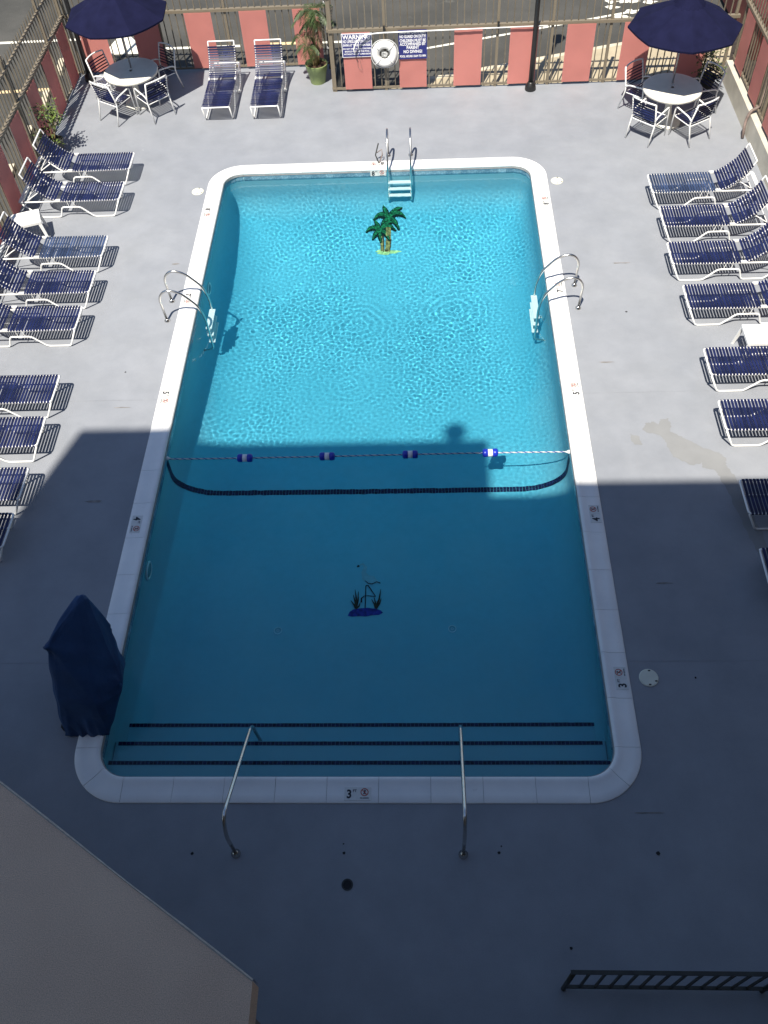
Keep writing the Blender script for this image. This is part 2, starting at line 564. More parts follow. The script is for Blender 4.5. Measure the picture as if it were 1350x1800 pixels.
run((-OX, OY1-OR), (-OX, OY0+OR), (1, 0), even(19))
for cx, cy, a0 in [(OX-OR, OY0+OR, -90), (OX-OR, OY1-OR, 0), (-OX+OR, OY1-OR, 90), (-OX+OR, OY0+OR, 180)]:
    for h in (0, 45):
        path = []
        for k in range(9):
            a = math.radians(a0+h+0.3+(45-0.6)*k/8)
            path.append((cx+OR*math.cos(a), cy+OR*math.sin(a), -math.cos(a), -math.sin(a)))
        coping_stone(path)
# mortar bed under the joints
mb = MB()
po, pi = rrect(-OX+.004, OX-.004, OY0+.004, OY1-.004, OR, 4, 4, 10), rrect(-PX+.012, PX-.012, PY0+.012, PY1-.012, PR, 4, 4, 10)
n = len(po)
mb.add([(x, y, 0.006) for x, y in po]+[(x, y, 0.006) for x, y in pi]+[(x, y, -.05) for x, y in po]+[(x, y, -.05) for x, y in pi],
       [(i, (i+1) % n, n+(i+1) % n, n+i) for i in range(n)]+[(n+i, n+(i+1) % n, 3*n+(i+1) % n, 3*n+i) for i in range(n)])
MT['mortar'] = speck('joint_mortar', (0.33, 0.32, 0.31), 0.15, 9, 0.9)
mb.build('coping_mortar', MT['mortar'], coping)

# waterline tiles
tm = MB().box((-0.0735, 0, -0.0735), (0.0735, 0.008, 0.0735)).mesh('waterline_tile', MT['wall_tile'])
def waterline():
    pts = rrect(-PX, PX, PY0, PY1, PR, 60, 60, 16)
    P = [Vector((x, y, 0)) for x, y in pts]; P.append(P[0])
    L = [0]
    for a, b in zip(P, P[1:]): L.append(L[-1]+(b-a).length)
    n = int(L[-1]/0.1505)
    i = 0
    for k in range(n):
        s = (k+0.5)*L[-1]/n
        while L[i+1] < s: i += 1
        p = P[i].lerp(P[i+1], (s-L[i])/(L[i+1]-L[i]))
        d = (P[i+1]-P[i]).normalized()
        o = bpy.data.objects.new('wall_tile', tm); COL.objects.link(o); o.parent = pool
        o.location = (p.x, p.y, -0.105+random.uniform(-.001, .001))
        o.rotation_euler = (0, 0, math.atan2(d.y, d.x))
        receivers.append(o)
waterline()

# pool lights and floor drains
def disc_light(y, z):
    t = empty('pool_light', (-PX+0.003, y, z)); t.rotation_euler = (0, PI/2, 0)
    a = MB().lathe([(0.15, 0), (0.15, 0.012), (0.13, 0.022), (0.112, 0.014), (0.112, 0)], n=28, cap=False).build('trim_ring', MT['tread'], t, True)
    b = MB().lathe([(0.11, 0.0), (0.105, 0.016), (0.05, 0.03), (0.001, 0.034)], n=28).build('lens', MT['lens'], t, True)
    receivers.extend([a, b]); return t
MT['lens'] = speck('pool_light_lens', (0.16, 0.34, 0.38), 0.1, 6, 0.2, bs=0.0, spec=0.0)
MT['ringgrey'] = speck('faded_ring', (0.40, 0.70, 0.78), 0.1, 6, 0.4, bs=0.0, spec=0.0)
tag(disc_light(3.42, -0.42), 'round underwater pool light in shaded left wall near the shallow end', 'pool light', 'underwater pool lights in the left wall')
tag(disc_light(9.66, -0.58), 'round underwater pool light in left wall just beyond the left ladder', 'pool light', 'underwater pool lights in the left wall')
for x, y, lb in ((-1.2, 2.69, 'small round drain cover on the shallow floor left of the flamingo'), (1.23, 2.70, 'small round drain cover on the shallow floor right of the flamingo')):
    t = empty('drain_cover', (x, y, floor_z(x, y)+0.004)); tag(t, lb, 'drain', 'drain covers on the shallow pool floor')
    a = MB().lathe([(0.058, 0), (0.058, 0.008), (0.046, 0.008), (0.046, 0)], n=20, cap=False).build('rim', MT['ringgrey'], t)
    b = MB().lathe([(0.02, 0), (0.02, 0.006), (0.012, 0.006), (0.012, 0)], n=14, cap=False).build('hub', MT['ringgrey'], t)
    receivers.extend([a, b])

# ------------------------------------------------------------------ mosaics on the pool floor
def floor_poly(pts, lift):
    """a thin raised inlay following the floor"""
    mb = MB()
    n = len(pts)
    c = (sum(p[0] for p in pts)/n, sum(p[1] for p in pts)/n)
    ring = [(x, y, floor_z(x, y)+lift) for x, y in pts]
    return ring
def strip(mb, ctr, widths, lift):
    """tapered strip along ctr points, laid on the floor"""
    V = []
    n = len(ctr)
    for i, (x, y) in enumerate(ctr):
        a = ctr[max(0, i-1)]; b = ctr[min(n-1, i+1)]
        d = Vector((b[0]-a[0], b[1]-a[1])).normalized()
        w = widths[i]
        for s in (-1, 1):
            px, py = x-d.y*w*s, y+d.x*w*s
            V.append((px, py, floor_z(px, py)+lift))
    mb.add(V, [(2*i, 2*i+2, 2*i+3, 2*i+1) for i in range(n-1)])

MT['m_green'] = speck('mosaic_green', (0.010, 0.13, 0.05), 0.8, 28, 0.4, bs=0.0, spec=0.0)
MT['m_dark'] = speck('mosaic_dark_green', (0.004, 0.02, 0.012), 0.6, 26, 0.4, bs=0.0, spec=0.0)
MT['m_trunk'] = speck('mosaic_trunk', (0.20, 0.20, 0.07), 0.6, 26, 0.4, bs=0.0, spec=0.0)
MT['m_sand'] = speck('mosaic_sand', (0.38, 0.62, 0.26), 0.3, 20, 0.5, bs=0.0, spec=0.0)
MT['m_brown'] = speck('mosaic_brown', (0.06, 0.05, 0.03), 0.4, 26, 0.4, bs=0.0, spec=0.0)
MT['m_blue'] = speck('mosaic_blue', (0.02, 0.03, 0.24), 0.6, 20, 0.4, bs=0.0, spec=0.0)
MT['m_leg'] = speck('mosaic_leg', (0.012, 0.012, 0.02), 0.4, 26, 0.4, bs=0.0, spec=0.0)
MT['m_pink'] = speck('mosaic_faded_pink', (0.20, 0.43, 0.50), 0.10, 14, 0.5, bs=0.0, spec=0.0)
MT['m_grass'] = speck('mosaic_grass', (0.02, 0.022, 0.01), 0.5, 26, 0.4, bs=0.0, spec=0.0)

PALM = empty('palm_mosaic', (0, 0, 0))
tag(PALM, 'green mosaic of two palm trees on the sunlit deep floor', 'mosaic')
PMAP = None   # filled in below: maps mosaic drawing units to plan metres
def pm(u, v): return (PALM_X0 + u*PALM_SX, PALM_Y0 + v*PALM_SY)
PALM_X0, PALM_Y0, PALM_SX, PALM_SY = 0.13, 11.64, 0.0113, 0.0103
def frond(g, dk, u0, v0, u1, v1, sag, w, lift=0.02):
    n = 9
    ctr, wd = [], []
    for i in range(n):
        t = i/(n-1)
        u = u0+(u1-u0)*t; v = v0+(v1-v0)*t + sag*4*t*(1-t)
        ctr.append(pm(u, v)); wd.append(w*PALM_SX*(0.35+1.5*math.sin(PI*min(1, t*0.9+0.08)))*(1-0.35*t))
    strip(dk, ctr, [a*1.15+0.006 for a in wd], lift)
    strip(g, [(c[0], c[1]+0.018) for c in ctr], [a*0.62 for a in wd], lift+.004)
    # feathered tips below the rib
    for i in range(2, n-1):
        c = ctr[i]
        strip(dk, [c, (c[0]+0.012, c[1]-wd[i]*1.6)], [0.012, 0.004], lift+.001)
sand, trunk, dk, gr, br = MB(), MB(), MB(), MB(), MB()
n = 26
ring = []
for k in range(n):
    a = 2*PI*k/n
    rr = 1+0.22*math.sin(3*a+1)+0.12*math.sin(7*a)
    ring.append(pm(4+21*rr*math.cos(a), 0+5.5*rr*math.sin(a)))
sand.add([(x, y, floor_z(x, y)+0.003) for x, y in ring], [tuple(range(n))])
strip(trunk, [pm(-4, 2), pm(-5, 20), pm(-8, 44)], [2.8*PALM_SX]*3, 0.009)
strip(trunk, [pm(5, 1), pm(7, 28), pm(7, 66)], [4.2*PALM_SX]*3, 0.008)
for t_ in range(0, 12): strip(br, [pm(1.5, 3+t_*2.9), pm(8, 4+t_*2.9)], [0.006]*2, 0.011)
strip(br, [pm(-1, 0), pm(-1.5, 22), pm(-3, 44)], [1.0*PALM_SX]*3, 0.012)
strip(br, [pm(10, 0), pm(11.4, 30)], [0.7*PALM_SX]*2, 0.012)
for (cu, cv, k) in ((7, 68, 1.0), (-9, 45, 0.92)):
    for (du, dv, sag) in ((-9, 22, 1), (26, 17, 5), (32, 0, 9), (20, -22, 7), (2, -26, 4), (-14, -19, 4), (-27, -2, 8)):
        frond(gr, dk, cu, cv, cu+du*k, cv+dv*k, sag, 2.7, 0.016 if cu > 0 else 0.026)
for nm, b_, m_ in (('sand_mound', sand, 'm_sand'), ('trunk', trunk, 'm_trunk'), ('bark_line', br, 'm_brown'), ('frond_outline', dk, 'm_dark'), ('frond', gr, 'm_green')):
    receivers.append(b_.build(nm, MT[m_], PALM))

FLAM = empty('flamingo_mosaic', (0, 0, 0))
tag(FLAM, 'faded flamingo mosaic standing on a blue mound on the shaded shallow floor', 'mosaic')
def fm(u, v): return (0.015 + u*0.00805, 2.96 + v*0.0096)
mound, leg, grass, body = MB(), MB(), MB(), MB()
ring = [fm(u, v) for u, v in ((-31, -3), (-24, -4.5), (-10, -4), (0, -4.5), (12, -2.5), (24, -2), (31, 2), (27, 6), (18, 9), (4, 11), (-10, 10), (-22, 8), (-28, 4))]
mound.add([(x, y, floor_z(x, y)+0.004) for x, y in ring], [tuple(range(len(ring)))])
strip(leg, [fm(-1, 10), fm(-1, 30), fm(-1, 51)], [0.007]*3, 0.008)
strip(leg, [fm(-1, 51), fm(3, 51), fm(17, 31)], [0.010, 0.008, 0.006], 0.009)
strip(leg, [fm(17, 31), fm(4, 32), fm(-3, 32)], [0.006]*3, 0.010)
strip(leg, [fm(-3, 32), fm(-8, 28), fm(-8, 20)], [0.007, 0.010, 0.014], 0.011)
strip(leg, [fm(-3, 60), fm(3, 55), fm(10, 54), fm(18, 58), fm(25, 55)], [0.005, 0.006, 0.008, 0.006, 0.010], 0.008)
strip(leg, [fm(-18, 86), fm(-15, 89)], [0.012, 0.018], 0.008)
strip(body, [fm(-14, 90), fm(-8, 92), fm(-3, 86), fm(-6, 76), fm(-2, 66), fm(8, 62), fm(20, 57)], [0.012, 0.02, 0.025, 0.035, 0.06, 0.075, 0.02], 0.004)
for (u, lst) in ((-17, [(-27, 24), (-20, 44), (-14, 40), (-10, 20), (-23, 34)]), (18, [(10, 26), (14, 30), (26, 44), (27, 27), (20, 22)])):
    for (tu, tv) in lst:
        strip(grass, [fm(u, 9), fm((u+tu)/2+1.5, (9+tv)/2-1), fm(tu, tv)], [0.016, 0.012, 0.003], 0.007+0.0003*abs(tu))
for nm, b_, m_ in (('mound', mound, 'm_blue'), ('leg_line', leg, 'm_leg'), ('grass_blades', grass, 'm_grass'), ('body', body, 'm_pink')):
    receivers.append(b_.build(nm, MT[m_], FLAM))

# ------------------------------------------------------------------ water
def build_water():
    dx = 0.0100
    nx, ny = int(2*(PX+0.012)/dx), int((PY1-PY0+0.024)/dx)
    xs = np.linspace(-PX-0.012, PX+0.012, nx); ys = np.linspace(PY0-0.012, PY1+0.012, ny)
    X, Y = np.meshgrid(xs, ys)
    rng = np.random.default_rng(5)
    Z = np.zeros_like(X)
    for i in range(90):
        lam = rng.uniform(0.045, 0.125); th = rng.uniform(0, 2*PI); k = 2*PI/lam
        Z += WAVE*lam*lam/0.02*np.sin(k*(X*math.cos(th)+Y*math.sin(th))+rng.uniform(0, 6.28))
    for i in range(12):
        lam = rng.uniform(0.35, 0.9); th = rng.uniform(0, 2*PI); k = 2*PI/lam
        Z += WAVE*2.2*np.sin(k*(X*math.cos(th)+Y*math.sin(th))+rng.uniform(0, 6.28))
    # patchy strength, calmer at the shallow end
    env = 0.72+0.42*np.sin(1.3*X+0.7*Y+1)*np.sin(1.1*Y-0.8*X)+0.22*np.sin(2.9*X-1.7*Y+2)*np.sin(2.3*Y+1.9*X)
    env *= 0.45+0.55/(1+np.exp(-(Y-4.6)*1.6))
    Z *= env
    for (cx, cy, amp, lam, dec) in ((1.25, 9.25, 0.00035, 0.15, 0.5), (-0.6, 8.9, 0.00030, 0.15, 0.5), (-0.65, 7.3, 0.00015, 0.15, 0.6)):
        R = np.hypot(X-cx, Y-cy)
        TH = np.arctan2(Y-cy, X-cx)
        R = R+0.02*np.sin(3*TH+cx)+0.012*np.sin(7*TH+cy)+0.012*np.sin(9*X+5*Y)
        Z += amp*np.exp(-((R-0.36)/dec)**2)*np.sin(2*PI*R/lam)/(1+R)
    Z += WATER
    nv = nx*ny
    top = np.stack([X, Y, Z], -1).reshape(-1, 3)
    idx = np.arange(nv).reshape(ny, nx)
    Fq = np.stack([idx[:-1, :-1], idx[:-1, 1:], idx[1:, 1:], idx[1:, :-1]], -1).reshape(-1, 4)
    V = top.astype(np.float32)
    loops = Fq.ravel(); starts = np.arange(len(Fq))*4; tot = np.full(len(Fq), 4)
    me = bpy.data.meshes.new('water')
    me.vertices.add(len(V)); me.vertices.foreach_set('co', V.ravel())
    me.loops.add(len(loops)); me.loops.foreach_set('vertex_index', loops.astype(np.int32))
    me.polygons.add(len(starts)); me.polygons.foreach_set('loop_start', starts.astype(np.int32)); me.polygons.foreach_set('loop_total', tot.astype(np.int32))
    sm = np.zeros(len(starts), bool); sm[:len(Fq)] = True
    me.polygons.foreach_set('use_smooth', sm)
    me.update(calc_edges=True)
    o = link('pool_water', me, MT['water']); tag(o, kind='structure')
    o.cycles.is_caustics_caster = True
    return o
WAVE = 0.000054
water = build_water()

# ------------------------------------------------------------------ deck and ground
hole = rrect(-OX, OX, OY0, OY1, OR, 1, 1, 12)
deck_poly = [(-7.04, -3.64), (7.46, -3.64), (7.46, 15.90), (-1.02, 15.90), (-1.02, 17.10), (-7.04, 17.10)]
deck = tag(sheet('pool_deck', deck_poly, [hole], 0.0, MT['deck']), kind='structure')
mb = MB()
n = len(deck_poly)
mb.add([(x, y, 0) for x, y in deck_poly]+[(x, y, -.13) for x, y in deck_poly], [(i, n+i, n+(i+1) % n, (i+1) % n) for i in range(n)])
mb.build('deck_edge', MT['kerb'], deck)
# asphalt in large sheet pieces around the deck
A_ = 160
tag(sheet('asphalt_ground', [(-A_, -A_), (A_, -A_), (A_, A_), (-A_, A_)], [[(x, y) for x, y in deck_poly]], -0.12, MT['asphalt']), kind='structure')
# pavement behind the middle fence with kerb
pv = [(0.2, 15.92), (12, 15.92), (12, 19.4), (0.9, 16.2), (0.2, 16.02)]
pav = tag(sheet('pavement', pv, [], -0.02, MT['walk']), kind='structure')
mb = MB()
d = Vector((12-0.9, 19.4-16.2, 0)).normalized(); nn = Vector((-d.y, d.x, 0))
a, b = Vector((0.9, 16.2, 0)), Vector((12, 19.4, 0))
mb.add([tuple(a+Vector((0,0,-.016))), tuple(b+Vector((0,0,-.016))), tuple(b+nn*.13+Vector((0,0,-.016))), tuple(a+nn*.13+Vector((0,0,-.016))),
        tuple(a+Vector((0,0,-.12))), tuple(b+Vector((0,0,-.12))), tuple(b+nn*.13+Vector((0,0,-.12))), tuple(a+nn*.13+Vector((0,0,-.12)))],
       [(0,1,2,3), (3,2,6,7), (0,3,7,4), (1,5,6,2), (0,4,5,1)])
mb.build('kerb', MT['kerb'], pav)
# painted lines on the asphalt
def line(name, pts, w, m, z=-0.116):
    mb = MB()
    for (x0, y0), (x1, y1) in zip(pts, pts[1:]):
        dd = Vector((x1-x0, y1-y0, 0)).normalized(); q = Vector((-dd.y, dd.x, 0))*w/2
        A, B = Vector((x0, y0, z)), Vector((x1, y1, z))
        mb.add([A-q, B-q, B+q, A+q], [(0, 1, 2, 3)])
    return tag(mb.build(name, m), kind='structure')
line('road_line', [(-14, 18.95), (-7.2, 19.05)], 0.11, MT['road_white'])
line('road_line', [(-7.0, 18.42), (-3.4, 18.40)], 0.11, MT['road_white'])
line('road_line', [(-3.3, 18.44), (-1.9, 18.44)], 0.13, MT['road_yellow'])
line('road_line', [(-1.7, 18.42), (-0.3, 18.42)], 0.10, MT['road_white'])
line('road_line', [(-9.6, 16.55), (-7.35, 16.66)], 0.13, MT['road_yellow'])
line('road_line', [(0.4, 17.75), (3.1, 18.52), (6.4, 19.50)], 0.08, MT['road_white'])
for poly in ([(-6.75, 18.2), (-5.85, 18.2), (-6.0, 18.75), (-6.3, 19.2), (-6.55, 19.1)],):
    tag(sheet('road_marking', poly, [], -0.115, MT['road_white']), kind='structure')
for k in range(9):
    cx, cy = random.uniform(5.3, 6.6), random.uniform(19.0, 20.0)
    ring = [(cx+0.16*random.uniform(.5, 1.4)*math.cos(a), cy+0.11*random.uniform(.5, 1.4)*math.sin(a)) for a in [2*PI*i/9 for i in range(9)]]
    tag(sheet('paint_spot', ring, [], -0.1155+0.0008*k, MT['road_white']), kind='structure')
# pale trail on the deck where the paint has worn
trail = [(4.153, 5.649), (4.224, 5.766), (4.349, 5.787), (4.41, 5.738), (4.463, 5.846), (4.569, 5.853), (4.585, 5.71), (4.541, 5.593), (4.678, 5.496), (4.828, 5.387), (4.973, 5.26), (5.19, 5.165), (5.25, 5.051), (5.238, 4.919), (5.3, 4.743), (5.355, 4.402), (5.393, 4.071), (5.473, 3.672), (5.487, 3.215), (5.365, 3.217), (5.278, 3.636), (5.21, 4.034), (5.162, 4.405), (5.094, 4.704), (5.039, 4.835), (4.901, 4.891), (4.883, 4.97), (4.758, 4.929), (4.623, 5.011), (4.507, 5.112), (4.455, 5.294), (4.444, 5.432), (4.375, 5.527), (4.278, 5.566), (4.194, 5.578)]
trail_bit = [(3.96, 5.56), (3.996, 5.526), (4.08, 5.51), (4.083, 5.417), (4.104, 5.334), (3.985, 5.341), (3.949, 5.444)]
def rough_loop(pts, amp, sub=5):
    out = []
    n = len(pts)
    for i in range(n):
        a, b = pts[i], pts[(i+1) % n]
        for k in range(sub):
            t_ = k/sub
            out.append((a[0]+(b[0]-a[0])*t_+random.uniform(-amp, amp), a[1]+(b[1]-a[1])*t_+random.uniform(-amp, amp)))
    return out
MT['worn'] = speck('worn_bare_concrete', (0.222, 0.228, 0.232), 0.05, 3, 0.8, bs=0.2)
tag(sheet('worn_patch', rough_loop(trail, 0.014, 7), [], 0.003, MT['worn']), kind='structure')
tag(sheet('worn_patch', rough_loop(trail_bit, 0.010, 6), [], 0.003, MT['worn']), kind='structure')
# small marks in the deck: plugged holes and rust spots
MT['hole'] = speck('dark_hole', (0.02, 0.02, 0.022), 0.2, 9, 0.9, bs=0.0)
MT['rustspot'] = speck('rust_spot', (0.20, 0.19, 0.185), 0.3, 9, 0.9, bs=0.0)
def ragged_disc(name, x, y, r, m, z=0.004, n=14, amp=0.2):
    ring = [(x+r*(1+random.uniform(-amp, amp))*math.cos(2*PI*k/n), y+r*(1+random.uniform(-amp, amp))*math.sin(2*PI*k/n)) for k in range(n)]
    return tag(sheet(name, ring, [], z, m), kind='structure')
for (x, y, r) in ((2.31, -1.49, .022), (-0.07, -0.55, .022), (1.63, -0.54, .022), (-1.76, -0.56, .022), (3.35, -0.54, .03), (4.15, 1.55, .018), (-4.0, 7.1, .02), (4.3, 8.3, .025), (-0.08, -0.45, .012), (1.66, -0.47, .012)):
    ragged_disc('deck_spot', x, y, r*.72, MT['hole'])
for (x, y, sx, sy) in ((-3.95, 4.42, .14, .02), (4.0, 2.92, .12, .015), (-3.62, 9.9, .1, .02), (3.8, 7.1, .12, .015), (3.3, -0.1, .2, .012), (-1.3, 0.0, .3, .01), (4.4, 9.6, .2, .02), (-3.9, 6.3, .18, .012)):
    ring = [(x+sx*random.uniform(.6, 1.2)*math.cos(2*PI*k/12), y-0.0+sy*random.uniform(.4, 1.3)*math.sin(2*PI*k/12)) for k in range(12)]
    tag(sheet('deck_scuff', ring, [], 0.0035, MT['rustspot']), kind='structure')
t = empty('floor_drain', (-0.02, -0.88, 0)); tag(t, 'dark round floor drain in the shaded deck below the near pool edge', 'drain')
MB().lathe([(0.062, 0.001), (0.062, 0.006), (0.05, 0.006), (0.05, 0.002)], n=22, cap=False).build('rim', MT['charcoal'], t)
MB().lathe([(0.048, 0.001), (0.048, 0.0045)], n=22).build('grate', MT['hole'], t)

MT['joint'] = speck('deck_joint_filler', (0.232, 0.245, 0.268), 0.15, 5, 0.8, bs=0.0)
for (x0, x1, y, w_) in ((3.36, 7.4, 1.78, .006), (-7.0, -3.36, 6.46, .006), (3.36, 7.4, 6.42, .005), (-7.0, -3.36, 1.80, .006)):
    n = 40; up_l, lo_l = [], []
    for k in range(n+1):
        x = x0+(x1-x0)*k/n; dy = random.uniform(-.004, .004)
        up_l.append((x, y+dy+w_*random.uniform(.3, 1))); lo_l.append((x, y+dy-w_*random.uniform(.3, 1)))
    tag(sheet('deck_joint', lo_l+up_l[::-1], [], 0.002, MT['joint']), kind='structure')
# skimmer lids
def skimmer(x, y, r, label):
    t = empty('skimmer_lid', (x, y, 0)); tag(t, label, 'skimmer lid', 'round skimmer lids set in the deck')
    MB().lathe([(r, 0.002), (r, 0.008), (r*0.93, 0.014), (0.001, 0.016)], n=32, cap=False).build('lid', MT['lid'], t)
    for a in (80, 270, 330):
        c, s = math.cos(math.radians(a))*r*.8, math.sin(math.radians(a))*r*.8
        MB().box((c-.014, s-.008, .0145), (c+.014, s+.008, .018)).build('slot', MT['hole'], t)
skimmer(3.585, 1.55, 0.118, 'round cream skimmer lid in the shaded deck right of the shallow end')
skimmer(3.53, 12.17, 0.118, 'round cream skimmer lid in the sunlit deck right of the deep end')
skimmer(-3.53, 12.17, 0.118, 'round cream skimmer lid in the sunlit deck left of the deep end')

# ------------------------------------------------------------------ building behind the camera
bld = empty('hotel_building', (0, -3.66, 0)); tag(bld, 'tall pale hotel building standing over the near end of the pool', 'building')
BX0, BSTEP, BX1 = -7.73, -1.52, 16.0
H1, H2 = 19.0, 16.62
def bbox(x0, x1, y0, y1, z0, z1, nm, m): return MB().box((x0, y0, z0), (x1, y1, z1)).build(nm, m, bld)
bbox(BX0, BSTEP, -12, 0, 0, H1, 'wall', MT['stucco_wall'])
bbox(BSTEP, BX1, -12, 0, 0, H2, 'wall', MT['stucco_wall'])
for fl in range(5):
    z = 3.3+fl*3.1
    for k in range(7):
        x = -6.2+k*3.1
        if x > 15 or (fl == 4 and x+.8 > BSTEP): continue
        w = MB().box((x-0.75, 0.0, z), (x+0.75, 0.05, z+1.3)).build('window', MT['white_frame'], bld)
        MB().box((x-0.69, 0.05, z+0.06), (x-0.02, 0.06, z+1.24)).box((x+0.02, 0.05, z+0.06), (x+0.69, 0.06, z+1.24)).build('pane', MT['glass'], w)
# small rooftop vent whose shadow falls on the pool
MB().lathe([(0.03, 0), (0.03, 0.62), (0.16, 0.66), (0.20, 0.78), (0.16, 0.90), (0.05, 0.95)], (-2.2, -0.06-0.14, H1), 14).build('roof_vent', MT['steel'], bld)

added_wing = empty('added_hotel_wing', (11.4, -12, 0)); tag(added_wing, 'unseen hotel wing added beyond the right hand fence to block sky light', 'building')  # unseen building, added to shut out sky light and darken the shaded deck
MB().box((0, 0, -.1), (10, 23.5, 13.0)).build('wall', MT['stucco_wall'], added_wing)  # body of the added unseen building
for fl in range(4):
    for k in range(6):
        w = MB().box((-.05, 2+k*3.4, 1.2+fl*3.1), (0, 3.5+k*3.4, 2.5+fl*3.1)).build('window', MT['white_frame'], added_wing)  # window on the added unseen building
        MB().box((-.06, 2.06+k*3.4, 1.26+fl*3.1), (-.05, 3.44+k*3.4, 2.44+fl*3.1)).build('pane', MT['glass'], w)
roof = empty('porch_roof', (0, 0, 0)); tag(roof, 'flat gritty beige porch roof with a slanted edge, lower left corner', 'roof')
rp = [(-7.4, 2.18), (-7.4, -3.62), (-0.41, -3.62), (-0.41, -2.30)]
mb = MB(); n = 4
mb.add([(x, y, 3.0) for x, y in rp]+[(x, y, 2.72) for x, y in rp], [tuple(range(n)), tuple(range(2*n-1, n-1, -1))]+[(i, n+i, n+(i+1) % n, (i+1) % n) for i in range(n)])
mb.build('roof_slab', MT['roof'], roof)
a, b = Vector((-7.4, 2.18, 0)), Vector((-0.41, -2.30, 0))
d = (b-a).normalized(); nn = Vector((-d.y, d.x, 0))
mb = MB()
V = []
N = 90
for i in range(N+1):
    p = a.lerp(b, i/N)
    w = 0.012*math.sin(i*0.31)+random.uniform(-.003, .003)
    for (u, z) in ((-0.008, 3.001), (0.0+w*.2, 3.008), (0.010+w*.3, 2.998), (0.012+w*.3, 2.73)):
        q = p+nn*u; V.append((q.x, q.y, z))
mb.add(V, [(4*i+k, 4*i+4+k, 4*i+5+k, 4*i+1+k) for i in range(N) for k in range(3)])
MT['edge'] = speck('worn_roof_edge', (0.46, 0.41, 0.36), 0.15, 20, 0.9, bs=0.3)
mb.build('roof_edge', MT['edge'], roof)
for x, y in ((-6.9, 1.2), (-0.7, -2.5)):
    MB().box((x-.12, y-.12, 0), (x+.12, y+.12, 2.72)).build('pillar', MT['stucco_wall'], roof)

# stair railing, bottom right
rl = empty('stair_railing', (2.19, -1.86, 0)); tag(rl, 'dark low metal railing with vertical bars in the shaded lower right corner', 'railing')
LN = 4.4
MB().tube([(0, 0, 0), (0, 0, 0.86)], 0.024).build('post', MT['rail_dark'], rl, True)
MB().tube([(1.95, 0, 0), (1.95, 0, 0.86)], 0.024).build('post', MT['rail_dark'], rl, True)
MB().tube([(3.9, 0, 0), (3.9, 0, 0.86)], 0.024).build('post', MT['rail_dark'], rl, True)
MB().box((-0.03, -.018, .855), (LN, .018, 0.88)).build('top_rail', MT['rail_dark'], rl)
MB().box((0.02, -.016, .10), (LN, .016, .135)).build('bottom_rail', MT['rail_dark'], rl)
pk = MB().box((-.010, -.010, .12), (.010, .010, .86)).mesh('railing_bar', MT['rail_dark'])
for k in range(1, 30):
    if abs(k*0.148-1.95) < .05 or abs(k*.148-3.9) < .05: continue
    o = link('bar', pk, None, rl); o.location = (k*0.148, 0, 0)

# ------------------------------------------------------------------ fences
def fence(name, label, p0, p1, panels, posts, base=0.0, end_skip=0.0, mid=1.33, top=1.97):
    """p0->p1 in plan, local x runs along it, local +y points to the pool side"""
    p0, p1 = Vector((*p0, base)), Vector((*p1, base))
    d = p1-p0; L = d.length
    t = empty(name, p0, math.atan2(d.y, d.x)); tag(t, label, 'fence', 'taupe steel picket fences with coral panels')
    MB().box((0, -.018, .045), (L, .018, .085)).build('bottom_rail', MT['fence'], t)
    MB().box((0, -.04, mid-.06), (L, .04, mid)).build('middle_rail', MT['fence'], t)
    MB().box((0, -.022, top-.04), (L, .022, top)).build('top_rail', MT['fence'], t)
    for x in posts:
        pb = MB().box((x-.028, -.045, 0), (x+.028, .011, top+.22)).build('post', MT['fence'], t)
        MB().box((x-.034, -.051, top+.22), (x+.034, .017, top+.245)).build('post_cap', MT['fence'], pb)
    mesh = PICK
    n = int(L/0.1475)
    for k in range(n):
        x = 0.06+k*0.1475
        if any(abs(x-q) < 0.045 for q in posts): continue
        o = link('picket', mesh, None, t); o.location = (x, 0, 0)
    for (a, b) in panels:
        V, Fc = [], []
        nx_, nz_ = 5, 8
        for j in range(nz_+1):
            for i in range(nx_+1):
                x = a+(b-a)*i/nx_; z = 0.07+(mid-.05-0.07)*j/nz_
                V.append((x, 0.055+random.uniform(-.004, .004), z))
        for j in range(nz_):
            for i in range(nx_):
                q = j*(nx_+1)+i; Fc.append((q, q+1, q+nx_+2, q+nx_+1))
        nv = len(V)
        V += [(x, y-.004, z) for x, y, z in V]
        Fc += [tuple(nv+i for i in reversed(f)) for f in Fc]
        mb = MB(); mb.v, mb.f = V, Fc
        mb.build('coral_panel', MT['pink'], t, True)
    return t
PICK = MB().box((-.0105, -.0105, .05), (.0105, .0105, 2.10)).add([(-.0105, -.0105, 2.10), (.0105, -.0105, 2.10), (.0105, .0105, 2.10), (-.0105, .0105, 2.10), (0, 0, 2.16)], [(0,1,4),(1,2,4),(2,3,4),(3,0,4)]).mesh('fence_picket', MT['picket'])

# left fence: x = -7.0, from the far corner towards the camera; local x = 17.05 - y, local +y = pool side (+x)
LF = 17.05
lpan = []
y = 16.80
while y > 3.5: lpan.append((LF-y, LF-y+0.585)); y -= 1.225
left = fence('picket_fence', 'picket fence with shaded coral panels along the left side of the deck', (-7.0, 17.05), (-7.0, 2.5), lpan, [0.03]+[LF-(15.8-2.45*k) for k in range(6)])
# back left fence y=17.05: run from x=-1.05 to x=-7 would flip the side; local +y must point to -y, so run right to left
bpan = [(-1.0-(-x0)-0.0, 0) for x0 in ()]
def bx(x): return -1.02-x      # local x for world x
bp = [(bx(x+0.60), bx(x)) for x in (-4.28, -3.06, -1.88, -5.50, -6.72)]
bk = fence('picket_fence', 'far picket fence behind the two separate loungers and the left umbrella', (-1.02, 17.05), (-6.98, 17.05), bp, [0.03]+[bx(x) for x in (-2.45, -3.68+0.3, -4.9, -6.1)][1:3]+[bx(-6.93)])
